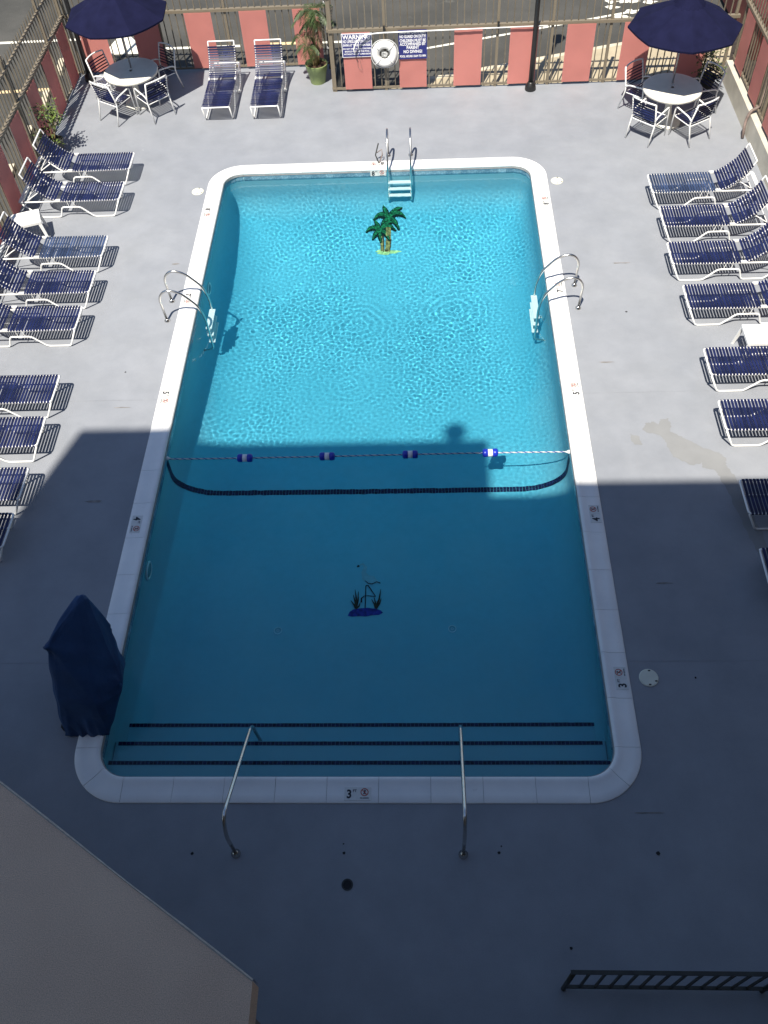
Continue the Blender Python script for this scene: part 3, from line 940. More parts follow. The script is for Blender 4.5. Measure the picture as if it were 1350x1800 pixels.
# short jog
jog = fence('picket_fence', 'short return of picket fence beside the green palm pot', (-1.02, 15.86), (-1.02, 17.0), [], [0.03])
# middle fence y=15.86 from x=7.45 (right) to x=-1.0 (left)
MR = 7.50
def mx(x): return MR-x
mpan = [(mx(x+0.59), mx(x)) for x in (-0.735, 0.455, 1.63, 2.80, 3.98, 5.16, 6.36)]
mid = fence('picket_fence', 'picket fence with sunlit coral panels and signs behind the deep end', (MR, 15.86), (-1.02, 15.86), mpan, [mx(x) for x in (7.42, 4.89, 2.54, 0.16, -0.97)]+[mx(3.68)], )
# right fence on the low wall
RW0, RW1 = 7.44, 7.66
wall = MB()
wall.box((RW0, 2.0, -0.12), (RW1, 15.80, 0.42)).build('low_wall', MT['wall_white'])
lw = bpy.data.objects['low_wall']; tag(lw, 'low cream painted wall carrying the right hand fence', 'wall')
rpan = []
y = 14.95
while y > 3.0:
    rpan.append((y-2.1, y-2.1+0.585)); y -= 1.225
rpan = [(a, b) for a, b in rpan]
right = fence('picket_fence', 'picket fence with coral panels standing on the low cream wall at right', (7.58, 2.1), (7.58, 15.86), rpan, [13.7, 11.3, 8.9, 6.5, 4.1, 1.7], base=0.42, mid=1.22, top=1.80)

# bent pipe over the right wall
t = MB().tube(fillet([(7.36, 13.45, 0.02), (7.36, 13.55, 0.30), (7.42, 13.60, 0.50), (7.60, 13.68, 0.52), (7.66, 13.78, 0.85), (7.66, 13.80, 1.3)], 0.08), 0.03).build('bent_pipe', MT['rust'], None, True)
tag(t, 'rusty bent pipe climbing over the low cream wall beside the umbrella table', 'pipe')

# outside the right fence: planting bed, dark trim
tag(sheet('planting_bed', [(7.70, -2), (10.5, -2), (10.5, 20.2), (8.6, 19.2), (7.70, 16.4)], [], -0.02+0.01, MT['mulch']), kind='structure')
sl = empty('louvred_screen', (8.75, 11.0, 0)); tag(sl, 'dark louvred screen beyond the right hand fence', 'screen')
for k in range(16):
    MB().box((k*0.19, 0, 0), (k*0.19+0.07, 8.5, 1.1-0.0*k)).build('slat', MT['charcoal'] if k % 2 else MT['mulch'], sl)
MB().box((-.5, 5.6, 0.0), (-.02, 9.2, 0.9)).build('maroon_panel', MT['maroon'], sl)
mb = MB()
for k in range(4): mb.box((0.02+k*0.19, 5.9, 1.105), (0.10+k*0.19, 6.15, 1.115))
mb.build('white_mark', MT['road_white'], sl)
# parking stops beyond the left fence
ws = MB().box((-.07, -.32, 0), (.07, .32, .10))
for i, (x, y) in enumerate(((-7.62, 17.6), (-7.62, 16.1), (-7.62, 14.6), (-7.62, 13.1), (-7.62, 11.6), (-7.62, 10.1))):
    o = ws.build('kerb_block', MT['kerb'])
    o.location = (x, y, -.12); o.rotation_euler = (0, 0, 0.12)
    tag(o, ['sand coloured kerb block beyond the fence behind the left lamp post', 'sand coloured kerb block beyond the fence behind the left umbrella table', 'sand coloured kerb block beyond the fence behind the leafy shrub', 'sand coloured kerb block beyond the fence behind the farthest left lounger', 'sand coloured kerb block beyond the fence behind the second farthest left lounger', 'sand coloured kerb block beyond the left fence nearest the camera'][i], 'kerb block', 'kerb blocks beyond the left fence')

# ------------------------------------------------------------------ lamp posts
def lamp_post(x, y, label, h=4.6, r=0.05):
    t = empty('lamp_post', (x, y, 0)); tag(t, label, 'lamp post', 'black lamp posts')
    MB().lathe([(0.115, 0), (0.12, 0.02), (0.118, 0.06), (0.10, 0.12), (0.07, 0.16), (0.06, 0.18)], n=20).build('base', MT['black'], t, True)
    MB().lathe([(0.056, 0.17), (0.05, 1.2), (0.042, h)], n=14).build('pole', MT['black'], t, True)
    l = MB().lathe([(0.05, h), (0.13, h+0.1), (0.15, h+0.4), (0.05, h+0.55)], n=16).build('lantern', MT['lid'], t, True)
    MB().lathe([(0.17, h+0.4), (0.10, h+0.56), (0.01, h+0.66)], n=16).build('cap', MT['black'], l, True)
lamp_post(-6.70, 16.78, 'black lamp post in the far left corner beside the umbrella table')
lamp_post(3.30, 15.66, 'black lamp post on the deck in front of the middle fence')
t = MB().lathe([(0.045, 0), (0.04, 0.05), (0.032, 0.06), (0.03, 4.2)], (0, 0, 0), 12).build('drain_pipe', MT['black'], None, True)
t.location = (-1.13, 16.92, 0); tag(t, 'slim black upright pipe behind the green palm pot', 'pipe')
for z in (0.45, 0.95, 1.4):
    MB().box((-.045, -.045, z), (.045, .045, z+.03)).build('clamp', MT['white_frame'], t)

# ------------------------------------------------------------------ furniture
def strap_mesh(w, half, name, sag=0.006, thick=0.003, r=0.016):
    """a strap wrapped round both side rails; local x across its width"""
    prof = []
    for s in (1,):
        pass
    pts = [(-half-r, 0.0), (-half-r*.7, r*.9)]
    for k in range(5):
        t_ = k/4; y = -half+0.01+(2*half-0.02)*t_
        pts.append((y, r-4*sag*t_*(1-t_)))
    pts += [(half+r*.7, r*.9), (half+r, 0.0)]
    V, Fc = [], []
    for (y, z) in pts: V += [(-w/2, y, z), (w/2, y, z), (w/2, y, z-thick), (-w/2, y, z-thick)]
    for i in range(len(pts)-1):
        for k in range(4):
            l = (k+1) % 4
            Fc.append((4*i+k, 4*i+l, 4*i+4+l, 4*i+4+k))
    Fc += [(3,2,1,0), tuple(4*(len(pts)-1)+k for k in range(4))]
    mb = MB(); mb.v, mb.f = V, Fc
    return mb.mesh(name, MT['strap'])

HW, TR = 0.29, 0.0150
BACK = [(1.20, .365), (1.32, .415), (1.45, .51), (1.57, .635), (1.66, .775), (1.725, .93)]
def catmull(P, n=5):
    out = []
    for i in range(len(P)-1):
        p0, p1, p2, p3 = P[max(0, i-1)], P[i], P[i+1], P[min(len(P)-1, i+2)]
        for k in range(n):
            t_ = k/n
            out.append(tuple(0.5*((2*b)+(-a+c)*t_+(2*a-5*b+4*c-d_)*t_*t_+(-a+3*b-3*c+d_)*t_**3) for a, b, c, d_ in zip(p0, p1, p2, p3)))
    out.append(P[-1])
    return out
STRAP_L = strap_mesh(0.0365, HW, 'lounger_strap')

MT['faded_strap'] = speck('sun_faded_vinyl_strap', (0.030, 0.050, 0.110), 0.4, 4, 0.5, bs=0.05, rnd=0.4)
def make_lounger():
    t = empty('sun_lounger')
    rail = fillet([(1.955, -HW, .345), (0.0, -HW, .36), (0.0, HW, .36), (1.955, HW, .345)], 0.05, 4, True)
    MB().tube(rail, TR, 8, True).build('frame', MT['white_frame'], t, True)
    for s in (-1, 1):
        y = s*(HW+0.002)
        path = fillet([(0.01, y, .345), (0.17, y, .015), (0.57, y, .015), (0.79, y, .225), (1.15, y, .225), (1.22, y, .015), (1.60, y, .015), (1.93, y, .335)], 0.05, 4)
        lf = MB().tube(path, TR, 7).build('leg_frame', MT['white_frame'], t, True)
        mb = MB()
        for x in (0.90, 1.02): mb.tube([(x-.02, y, .23), (x, y, .35)], 0.007, 5)
        mb.build('spacer', MT['white_frame'], lf)
    MB().box((1.90, -HW+.01, .325), (1.965, HW-.01, .345)).build('rear_plate', MT['white_frame'], t)
    bc = catmull(BACK, 4)
    up_ = [(x, -HW+.004, z) for x, z in bc]; dn = [(x, HW-.004, z) for x, z in bc][::-1]
    path = up_[:-1]+fillet([up_[-2], up_[-1], dn[0], dn[1]], 0.06, 4)[1:-1]+dn[1:]
    bf = MB().tube(path, TR, 8).build('backrest_frame', MT['white_frame'], t, True)
    MB().tube(fillet([(1.50, -HW+.03, .54), (1.80, -HW+.05, .345), (1.80, HW-.05, .345), (1.50, HW-.03, .54)], .03, 3), 0.009, 6).build('prop', MT['white_frame'], t, True)
    for s in (-1, 1):
        MB().box((1.13, s*HW-.016, .352), (1.25, s*HW+.016, .39)).build('hinge', MT['white_frame'], t)
    n = 23
    for k in range(n):
        x = 0.045+k*0.0492
        o = link('strap', STRAP_L, None, t); o.location = (x, 0, .360); o.rotation_euler = (0, 0, 0)
        o.location.z += random.uniform(-.001, .001)
    # straps up the back, spaced along the curve
    P = [Vector((x, 0, z)) for x, z in catmull(BACK, 8)]
    L = [0]
    for a, b in zip(P, P[1:]): L.append(L[-1]+(b-a).length)
    s = 0.045
    while s < L[-1]-0.10:
        i = max(j for j in range(len(L)-1) if L[j] <= s)
        p = P[i].lerp(P[i+1], (s-L[i])/(L[i+1]-L[i])); dd = (P[i+1]-P[i]).normalized()
        o = link('strap', STRAP_L, None, t); o.location = p
        o.rotation_euler = (0, -math.atan2(dd.z, dd.x), 0)
        s += 0.0495
    return t

G_LEFT, G_RIGHT = 'sun loungers in the row along the left fence', 'sun loungers in the row along the right fence'
proto = make_lounger()
used = [False]
def place_lounger(x, y, rz, label, group):
    if not used[0]: o = proto; used[0] = True
    else: o = copy_tree(proto)
    o.location = (x, y, 0); o.rotation_euler = (0, 0, rz)
    for c in o.children:
        if c.name.startswith('strap'):
            c.location.z += random.uniform(-.0008, .0008)
            c.rotation_euler.z = random.uniform(-.0035, .0035)
        if 'faded' in label and c.name.startswith('strap') and c.location.x < 1.2:
            c.material_slots[0].link = 'OBJECT'; c.material_slots[0].material = MT['faded_strap']
    tag(o, label, 'sun lounger', group)
left_rows = [(12.46, -4.87, 'navy strap lounger farthest up the left row, in front of the leafy shrub'),
             (11.43, -4.87, 'second navy lounger from the far end of the left row, before the white side table'),
             (9.71, -4.84, 'faded navy lounger third from the far end of left row, just nearer than white table'),
             (8.71, -4.85, 'fourth navy lounger from the far end of the left row, facing the left ladder'),
             (7.76, -4.88, 'fifth navy lounger from the far end of left row, last before the wide gap'),
             (6.10, -4.87, 'left row lounger just past the wide gap, cropped by the photo edge'),
             (5.20, -4.87, 'left row lounger beside the top corner of the building shadow'),
             (4.19, -4.87, 'left row lounger whose near foot touches the slanting building shadow'),
             (3.36, -4.87, 'shaded lounger nearest the camera in the left row, only its foot showing')]
for y, x, lb in left_rows: place_lounger(x+0.0, y+HW, PI+random.uniform(-.012, .012), lb, G_LEFT)
right_rows = [(11.14, 5.13, 'faded blue lounger farthest up the right row, nearest the right umbrella table'),
              (10.12, 5.17, 'deep navy lounger second from the far end of the right row'),
              (9.07, 5.13, 'navy lounger third from the far end of the right row, beyond two more'),
              (7.92, 5.19, 'navy lounger of the right row just beyond the white slatted side table'),
              (6.40, 5.23, 'navy lounger of the right row just nearer than the white slatted side table'),
              (5.28, 5.22, 'right row lounger in the sun beside the pale worn patch'),
              (3.77, 5.20, 'shaded right row lounger just inside the building shadow edge'),
              (2.62, 5.20, 'shaded lounger nearest the camera in the right row, barely in frame')]
for y, x, lb in right_rows: place_lounger(x, y+HW, random.uniform(-.012, .012), lb, G_RIGHT)
place_lounger(-3.44, 14.68, PI/2, 'left one of the two loungers facing the camera before the far fence', 'pair of loungers at the far fence')
place_lounger(-2.40, 14.66, PI/2+.005, 'right one of the two loungers facing the camera, nearer the green pot', 'pair of loungers at the far fence')

# arm chairs
CW = 0.27
STRAP_C = strap_mesh(0.031, CW-0.02, 'chair_strap', 0.012)
def make_chair():
    t = empty('strap_chair')      # faces +x, origin under the seat
    for s in (-1, 1):
        y = s*CW
        path = fillet([(0.27, y, 0.01), (0.23, y, 0.62), (-0.14, y, 0.56), (-0.23, y, 0.50)], 0.06, 5)
        MB().tube(path, 0.0155, 7).build('arm', MT['white_frame'], t, True)
        path = fillet([(-0.32, y, 0.01), (-0.20, y, 0.44), (-0.30, y*.98, 0.86)], 0.08, 5)
        MB().tube(path, 0.0155, 7).build('rear_leg', MT['white_frame'], t, True)
    seat = fillet([(0.235, -CW+.01, .42), (0.235, CW-.01, .42), (-0.21, CW-.01, .39), (-0.21, -CW+.01, .39)], .04, 3, True)
    MB().tube(seat, 0.011, 7, True).build('seat_frame', MT['white_frame'], t, True)
    tr = []
    for k in range(9):
        u = -1+2*k/8
        tr.append((-0.30-0.05*(1-u*u), u*CW*.98, 0.86+0.015*(1-u*u)))
    MB().tube(tr, 0.016, 7).build('top_rail', MT['white_frame'], t, True)
    for k in range(8):
        o = link('seat_strap', STRAP_C, None, t); o.location = (0.195-k*0.0545, 0, 0.418-k*0.0036)
    for k in range(6):
        z = 0.50+k*0.056
        o = link('back_strap', STRAP_C, None, t); o.location = (-0.205-0.10*(z-0.44)/0.42-0.012, 0, z); o.rotation_euler = (0, -PI/2+0.23+PI, 0)
    return t
cproto = make_chair(); cused = [False]
def place_chair(x, y, rz, label, group):
    if not cused[0]: o = cproto; cused[0] = True
    else: o = copy_tree(cproto)
    o.location = (x, y, 0); o.rotation_euler = (0, 0, rz); tag(o, label, 'chair', group)

def make_table(x, y, label):
    t = empty('round_table', (x, y, 0)); tag(t, label, 'table', 'round cream patio tables')
    MB().lathe([(0.05, .700), (0.55, .700), (0.553, .680), (0.575, .680), (0.585, .705), (0.585, .725), (0.572, .738), (0.55, .740), (0.03, .736)], n=48, cap=False).build('table_top', MT['table'], t, True)
    MB().lathe([(0.30, 0.0), (0.30, 0.03), (0.22, 0.07), (0.10, 0.12), (0.07, 0.3), (0.06, 0.60), (0.12, 0.69), (0.12, 0.70)], n=28).build('pedestal', MT['table'], t, True)
    return t

def make_umbrella(x, y, phase, label, R=1.08, zr=1.85, za=2.36):
    t = empty('patio_umbrella', (x, y, 0)); tag(t, label, 'umbrella', 'navy patio umbrellas over the tables')
    MB().tube([(0, 0, 0.12), (0, 0, za+.02)], 0.019, 10).build('pole', MT['pole'], t, True)
    # canopy, eight panels with a slight sag between ribs
    V, Fc = [], []
    rings = [0.16, 0.3, 0.5, 0.7, 0.85, 0.95, 1.0]
    m = 6
    for i, q in enumerate(rings):
        for k in range(8):
            a0, a1 = math.radians(phase+45*k), math.radians(phase+45*(k+1))
            for j in range(m):
                u = j/m
                px_ = (math.cos(a0)*(1-u)+math.cos(a1)*u)*R*q; py_ = (math.sin(a0)*(1-u)+math.sin(a1)*u)*R*q
                sag = 0.035*math.sin(PI*u)*q
                z = za-(za-zr)*(q**1.12)-sag*0.6
                V.append((px_, py_, z))
    n = 8*m
    for i in range(len(rings)-1):
        for k in range(n):
            l = (k+1) % n
            Fc.append((i*n+k, (i+1)*n+k, (i+1)*n+l, i*n+l))
    # hem
    nv = len(V)
    last = V[-n:]
    V += [(x_*0.998, y_*0.998, z_-0.035) for x_, y_, z_ in last]
    for k in range(n):
        l = (k+1) % n
        Fc.append((nv-n+k, nv+k, nv+l, nv-n+l))
    mb = MB(); mb.v, mb.f = V, Fc
    c = mb.build('canopy', MT['canopy'], t)
    # vent cap with ruffled edge
    V, Fc = [], []
    for (q, dz) in ((0.01, .075), (0.12, .055), (0.24, .018), (0.27, -0.02)):
        for k in range(48):
            a = 2*PI*k/48
            w = (1+0.05*math.sin(k*2.3)+0.03*math.sin(k*5.1)) if q > .2 else 1
            z = za-(za-zr)*(q**1.12)+dz
            V.append((R*q*w*math.cos(a), R*q*w*math.sin(a), z+0.008*math.sin(k*1.7)*(q > .2)))
    for i in range(3):
        for k in range(48):
            l = (k+1) % 48
            Fc.append((i*48+k, (i+1)*48+k, (i+1)*48+l, i*48+l))
    mb = MB(); mb.v, mb.f = V, Fc
    mb.build('vent_cap', MT['canopy'], c, True)
    for k in range(8):
        a = math.radians(phase+45*k)
        MB().tube([(0.03*math.cos(a), 0.03*math.sin(a), za-.03), (R*.985*math.cos(a), R*.985*math.sin(a), zr-.012)], 0.007, 5).build('rib', MT['pole'], t)
    MB().lathe([(0.04, za-.55), (0.04, za-.48)], n=10).build('runner', MT['black'], t)
    MB().lathe([(0.012, za+.02), (0.022, za+.06), (0.02, za+.09), (0.004, za+.12)], n=10).build('finial', MT['black'], t, True)
MT['pole'] = speck('grey_umbrella_pole', (0.36, 0.34, 0.33), 0.1, 8, 0.35, metal=0.3, bs=0.0)

RT, LT = (5.95, 14.16), (-5.34, 15.64)
make_table(*RT, 'round cream table under the right navy umbrella')
make_table(*LT, 'round cream table under the left navy umbrella')
make_umbrella(RT[0]+.03, RT[1]+.18, -3, 'navy umbrella at the upper right, over the right table')
make_umbrella(LT[0]-.02, LT[1]+.13, 27, 'navy umbrella at the upper left, beside the corner lamp post')
GR, GL = 'white framed chairs round the right umbrella table', 'white framed chairs round the left umbrella table'
def face(x, y, c): return math.atan2(c[1]-y, c[0]-x)
for (x, y, c, g, lb, da) in (
    (5.47, 13.66, RT, GR, 'chair at the near left of the right umbrella table, back to the camera', .0),
    (6.31, 13.60, RT, GR, 'chair at the near right of the right umbrella table, back to the camera', .0),
    (5.48, 14.70, RT, GR, 'shaded chair at the far left of the right umbrella table', .0),
    (6.62, 14.52, RT, GR, 'shaded chair at the far right of the right umbrella table, by the wall', .0),
    (-5.68, 15.10, LT, GL, 'chair at the near left of the left umbrella table, back to camera', .0),
    (-4.86, 15.16, LT, GL, 'chair at the near right of the left umbrella table, back to camera', .0),
    (-5.95, 15.98, LT, GL, 'chair at the far left of the left table, next to the lamp post', .0),
    (-4.86, 16.20, LT, GL, 'shaded chair at the far right of the left umbrella table', .0)):
    place_chair(x, y, face(x, y, c)+da, lb, g)

# white plastic side tables
def side_table(x, y, rz, label, w=0.48, d_=0.44, h=0.42):
    t = empty('side_table', (x, y, 0), rz); tag(t, label, 'side table', 'white plastic side tables between loungers')
    n = 8
    pit = w/n
    for k in range(n):
        MB().box((-w/2+k*pit+.004, -d_/2+.03, h-.02), (-w/2+(k+1)*pit-.004, d_/2-.03, h)).build('slat', MT['white_frame'], t)
    MB().box((-w/2-.02, -d_/2, h-.045), (w/2+.02, -d_/2+.03, h+.003)).box((-w/2-.02, d_/2-.03, h-.045), (w/2+.02, d_/2, h+.003)).box((-w/2-.02, -d_/2+.03, h-.045), (-w/2+.003, d_/2-.03, h+.003)).box((w/2-.003, -d_/2+.03, h-.045), (w/2+.02, d_/2-.03, h+.003)).build('rim', MT['white_frame'], t)
    for sx in (-1, 1):
        for sy in (-1, 1):
            a = Vector((sx*(w/2-.01), sy*(d_/2-.015), h-.045)); b = Vector((sx*(w/2+.05), sy*(d_/2+.03), 0.0))
            MB().add([a+Vector((-.03, -.012, 0)), a+Vector((.03, -.012, 0)), a+Vector((.03, .012, 0)), a+Vector((-.03, .012, 0)),
                      b+Vector((-.022, -.01, 0)), b+Vector((.022, -.01, 0)), b+Vector((.022, .01, 0)), b+Vector((-.022, .01, 0))],
                     [(0,1,2,3),(7,6,5,4),(0,4,5,1),(1,5,6,2),(2,6,7,3),(3,7,4,0)]).build('leg', MT['white_frame'], t)
side_table(6.16, 7.22, 0.0, 'white slatted side table between two loungers in the right row')
side_table(-6.50, 10.82, 0.35, 'white side table half hidden between two loungers of the left row')

# ------------------------------------------------------------------ ladders and rails
def pool_ladder(x, y, rz, label, z_steps=(-.24, -.50, -.76), half=0.235):
    """local +x points out of the pool (deck side), x = 0 at the wall"""
    t = empty('pool_ladder', (x, y, 0), rz); tag(t, label, 'ladder', 'stainless steel pool ladders')
    for s in (-1, 1):
        yy = s*half
        path = fillet([(0.44, yy, 0.0), (0.47, yy, 0.50), (0.33, yy, 0.66), (0.10, yy, 0.60), (-0.16, yy, 0.30), (-0.225, yy, 0.05), (-0.235, yy, -1.02), (-0.04, yy, -1.08)], 0.14, 7)
        r = MB().tube(path, 0.0205, 10).build('rail', MT['steel'], t, True); receivers.append(r)
        MB().lathe([(0.05, 0.0), (0.05, 0.012), (0.028, 0.03), (0.024, 0.045)], (0.44, yy, 0), 16).build('anchor', MT['steel'], t, True)
        b_ = MB().lathe([(0.03, -1.1), (0.03, -1.06)], (-0.03, yy, 0), 10).build('bumper', MT['tread'], t); receivers.append(b_)
    for z in z_steps:
        o = MB().box((-0.29, -half+.0, z-.028), (-0.185, half-.0, z)).build('tread', MT['tread'], t); receivers.append(o)
pool_ladder(0.46, PY1+0.05, PI/2, 'stainless ladder centred in the far end wall of the pool', (-.20, -.47, -.74), 0.228)
pool_ladder(-PX-0.02, 8.60, PI, 'stainless ladder on the left side wall of the pool', half=0.255)
pool_ladder(PX+0.02, 8.72, 0, 'stainless ladder on the right side wall of the pool', half=0.30)

t = empty('bent_bracket', (0.05, 12.96, 0.02)); tag(t, 'small dark bent metal bracket on the coping left of the far ladder', 'bracket')
MB().tube([(0, -.02, 0), (-.07, .12, .10), (0.0, .10, .36)], 0.013, 6).build('arm', MT['charcoal'], t, True)
MB().tube([(0, -.02, 0), (.07, .10, .12), (.06, .12, .22), (-.04, .12, .15)], 0.011, 6).build('arm', MT['rust'], t, True)
def hand_rail(x, skew, label):
    t = empty('hand_rail', (x, -0.56, 0)); tag(t, label, 'hand rail', 'stainless hand rails over the shallow steps')
    path = fillet([(0, 0, 0), (skew*.3, 0.0, 0.62), (skew*.3, 0.13, 0.88), (0.02, 1.50, 0.04), (0.04, 1.53, -0.70)], 0.13, 7)
    r = MB().tube(path, 0.0215, 12).build('rail', MT['steel'], t, True); receivers.append(r)
    MB().lathe([(0.052, 0.0), (0.052, 0.012), (0.030, 0.03), (0.026, 0.05)], (0, 0, 0), 18).build('anchor', MT['steel'], t, True)
hand_rail(-1.27, 0.02, 'stainless hand rail over the left part of the shallow end steps')
hand_rail(1.24, 0.0, 'stainless hand rail over the right part of the shallow end steps')

# ------------------------------------------------------------------ rope with floats
rp_ = empty('lane_rope', (0, 5.31, WATER)); tag(rp_, 'blue and white safety rope with four floats across the pool', 'rope')
def helix(x0, x1, ph, rad, yv):
    pts = []
    n = int((x1-x0)/0.018)
    for i in range(n+1):
        x = x0+(x1-x0)*i/n
        a = 2*PI*x/0.11+ph
        pts.append((x, yv(x)+rad*math.cos(a), 0.022+rad*math.sin(a)))
    return pts
yv = lambda x: 0.012*math.sin(x*0.8)+0.0*x
for ph, mk, nm in ((0, 'rope', 'white_strand'), (2*PI/3, 'rope', 'white_strand'), (4*PI/3, 'rope_blue', 'blue_strand')):
    MB().tube(helix(-PX+0.03, PX-0.03, ph, 0.0058, yv), 0.0066, 5).build(nm, MT[mk], rp_, True)
def pill(l, r, a=0.0):
    n = 14
    prof = []
    for k in range(7): prof.append((r*math.sin(PI/2*k/6)*1.0+.001, -l/2+0.04*(1-math.cos(PI/2*k/6))))
    prof += [(q, -z) for q, z in prof[::-1]]
    return prof
for i, x in enumerate((-1.84, -0.59, 0.665, 1.865)):
    f = empty('float', (x, yv(x), 0.022)); f.rotation_euler = (0, PI/2, 0.02*i-.03); f.parent = rp_
    for s in (-1, 1):
        MB().lathe([(0.022, s*.118), (0.055, s*.112), (0.066, s*.09), (0.066, s*.045), (0.055, s*.036)], n=18).build('blue_half', MT['float_blue'], f, True)
    MB().lathe([(0.05, -.036), (0.058, -.033), (0.058, .033), (0.05, .036)], n=18).build('white_band', MT['sign_white'], f, True)
for s in (-1, 1):
    MB().lathe([(0.03, 0), (0.03, 0.02), (0.012, 0.05), (0.012, 0.06)], n=12).build('anchor_cup', MT['tread'], rp_)
    c = [o for o in rp_.children if o.name.startswith('anchor_cup')][-1]
    c.location = (s*(PX-0.002), 0, 0.03); c.rotation_euler = (0, -s*PI/2, 0)

# ------------------------------------------------------------------ lettering
def text_mesh(txt, size, bold=0.0, name='lettering', align='CENTER', depth_=0.0006, m=None, squeeze=1.0):
    cu = bpy.data.curves.new(name, 'FONT')
    cu.body = txt; cu.size = size; cu.offset = bold; cu.extrude = depth_
    cu.align_x = align; cu.align_y = 'CENTER'; cu.resolution_u = 3
    o = bpy.data.objects.new(name, cu); COL.objects.link(o)
    dg = bpy.context.evaluated_depsgraph_get()
    me = bpy.data.meshes.new_from_object(o.evaluated_get(dg))
    bpy.data.objects.remove(o); bpy.data.curves.remove(cu)
    me.materials.clear()
    me.materials.append(m)
    if squeeze != 1.0:
        for v in me.vertices: v.co.x *= squeeze
    return me
def icon(mring, mfig):
    mb = MB()
    n = 30; V, Fc = [], []
    for k in range(n):
        a = 2*PI*k/n
        V += [(0.046*math.cos(a), 0.046*math.sin(a), .0012), (0.036*math.cos(a), 0.036*math.sin(a), .0012)]
    Fc = [(2*k, 2*((k+1) % n), 2*((k+1) % n)+1, 2*k+1) for k in range(n)]
    mb.add(V, Fc)
    mb.box((-.040, -.0045, .0008), (.040, .0045, .0020), Matrix.Rotation(-PI/4, 4, 'Z'))
    fg = MB()
    V = [(0.009*math.cos(2*PI*k/10)+.004, .021+.009*math.sin(2*PI*k/10), .0010) for k in range(10)]
    fg.add(V, [tuple(range(10))])
    for (a, b, w) in (((.004, .012), (-.004, -.008), .006), ((0, .008), (.020, .014), .003), ((0, .008), (-.018, .016), .003), ((-.004, -.008), (-.016, -.026), .004), ((-.004, -.008), (.010, -.026), .004)):
        A, B = Vector((*a, .0010)), Vector((*b, .0010)); d = (B-A).normalized(); q = Vector((-d.y, d.x, 0))*w
        fg.add([A-q, B-q, B+q, A+q], [(0, 1, 2, 3)])
    return mb.mesh('no_diving_ring', mring), fg.mesh('diver_figure', mfig)
IC, FG = icon(MT['red_ink'], MT['black_ink'])
UNIT = text_mesh('FT', 0.042, 0.001, 'unit', m=MT['black_ink'])
NDV = text_mesh('NO DIVING', 0.019, 0.0009, 'no_diving', m=MT['black_ink'])
def depth_marker(num, x, y, rz, label, z=0.0190, rot=None):
    t = empty('depth_marker', (x, y, z), rz); tag(t, label, 'depth marker', 'depth marker tiles round the pool')
    if rot is not None: t.rotation_euler = rot
    for sx in (-1, 1):
        MB().box((sx*.078-.0755, -.0755, -.004), (sx*.078+.0755, .0755, .003)).build('tile', MT['marker'], t)
    for nm, me, p in (('numeral', text_mesh(num, 0.135, 0.0045, 'numeral', m=MT['black_ink'], squeeze=.9), (-.098, -.008, .0042)),
                      ('unit', UNIT, (-.035, .032, .0042)), ('no_diving_icon', IC, (.078, .018, .0035)), ('diver', FG, (.078, .018, .0032)),
                      ('caption', NDV, (.078, -.050, .0042))):
        o = link(nm, me, None, t); o.location = p
depth_marker('3', 0.06, 0.105, 0, '3 FT no diving tile set in the near end coping')
for num, y, lb in (('3', 1.54, 'beside the skimmer lid'), ('4', 4.06, 'in shade near the shadow edge'), ('5', 6.50, 'in full sun halfway along'), ('7', 8.95, 'between ladder handles'), ('8', 11.50, 'near the far right corner')):
    depth_marker(num, 3.245, y, PI/2, '%s FT no diving tile in the right coping %s' % (num, lb))
for num, y, lb in (('4', 3.98, 'in the shade'), ('5', 6.49, 'in the sun just past the shadow'), ('7', 8.90, 'under the ladder handles'), ('8', 11.44, 'near the far left corner')):
    depth_marker(num, -3.235, y, -PI/2, '%s FT no diving tile in the left coping %s' % (num, lb))
depth_marker('8', 0.02, 12.93, PI, '8 FT no diving tile on the far coping beside the ladder')
depth_marker('8', 0.03, PY1-0.010, 0, '8 FT no diving tile on the far waterline wall left of the ladder', z=-0.07, rot=(PI/2, 0, 0))

# signs on the middle fence
def sign(x0, x1, z0, z1, lines, label, border):
    t = empty('notice_board', ((x0+x1)/2, 15.775, (z0+z1)/2)); t.rotation_euler = (PI/2, 0, 0)
    tag(t, label, 'sign', 'blue pool notice boards on the fence')
    w, h = x1-x0, z1-z0
    MB().box((-w/2, -h/2, -.008), (w/2, h/2, 0)).build('board', MT['sign_white'] if border else MT['sign_blue'], t)
    if border: MB().box((-w/2+.014, -h/2+.014, -.004), (w/2-.014, h/2-.014, .002)).build('blue_field', MT['sign_blue'], t)
    for (txt, size, y, sq) in lines:
        o = link('lettering', text_mesh(txt, size, size*0.035, m=MT['sign_white'], squeeze=sq), None, t)
        wd = max(v.co.x for v in o.data.vertices)-min(v.co.x for v in o.data.vertices)
        if wd > w*0.92: o.scale.x = w*0.92/wd
        o.location = (0, y*h/2, .0035)
    return t
sign(-0.75, -0.105, 0.78, 1.27, [('WARNING', .125, .70, 1), ('NO LIFEGUARD ON DUTY', .085, .34, .8), ('SWIM AT YOUR OWN RISK', .068, .02, .8), ('DO NOT SWIM ALONE. CHILDREN', .044, -.27, .9), ('SHOULD NOT USE THE POOL', .044, -.50, .9), ('WITHOUT ADULT SUPERVISION', .044, -.73, .9)],
     'white bordered blue WARNING board at the left end of the fence', True)
sign(0.455, 1.055, 0.70, 1.30, [('SWIM AT OWN RISK!', .085, .83, .8), ('NO GUARD ON DUTY!', .085, .56, .8), ('CHILDREN MUST BE', .085, .28, .8), ('ACCOMPANIED BY', .085, .04, .8), ('PARENT', .085, -.20, .85), ('NO DIVING!', .085, -.48, .85), ('POOL HOURS 10AM TO 9PM', .062, -.80, .8)],
     'plain blue board reading SWIM AT OWN RISK right of the life ring', False)

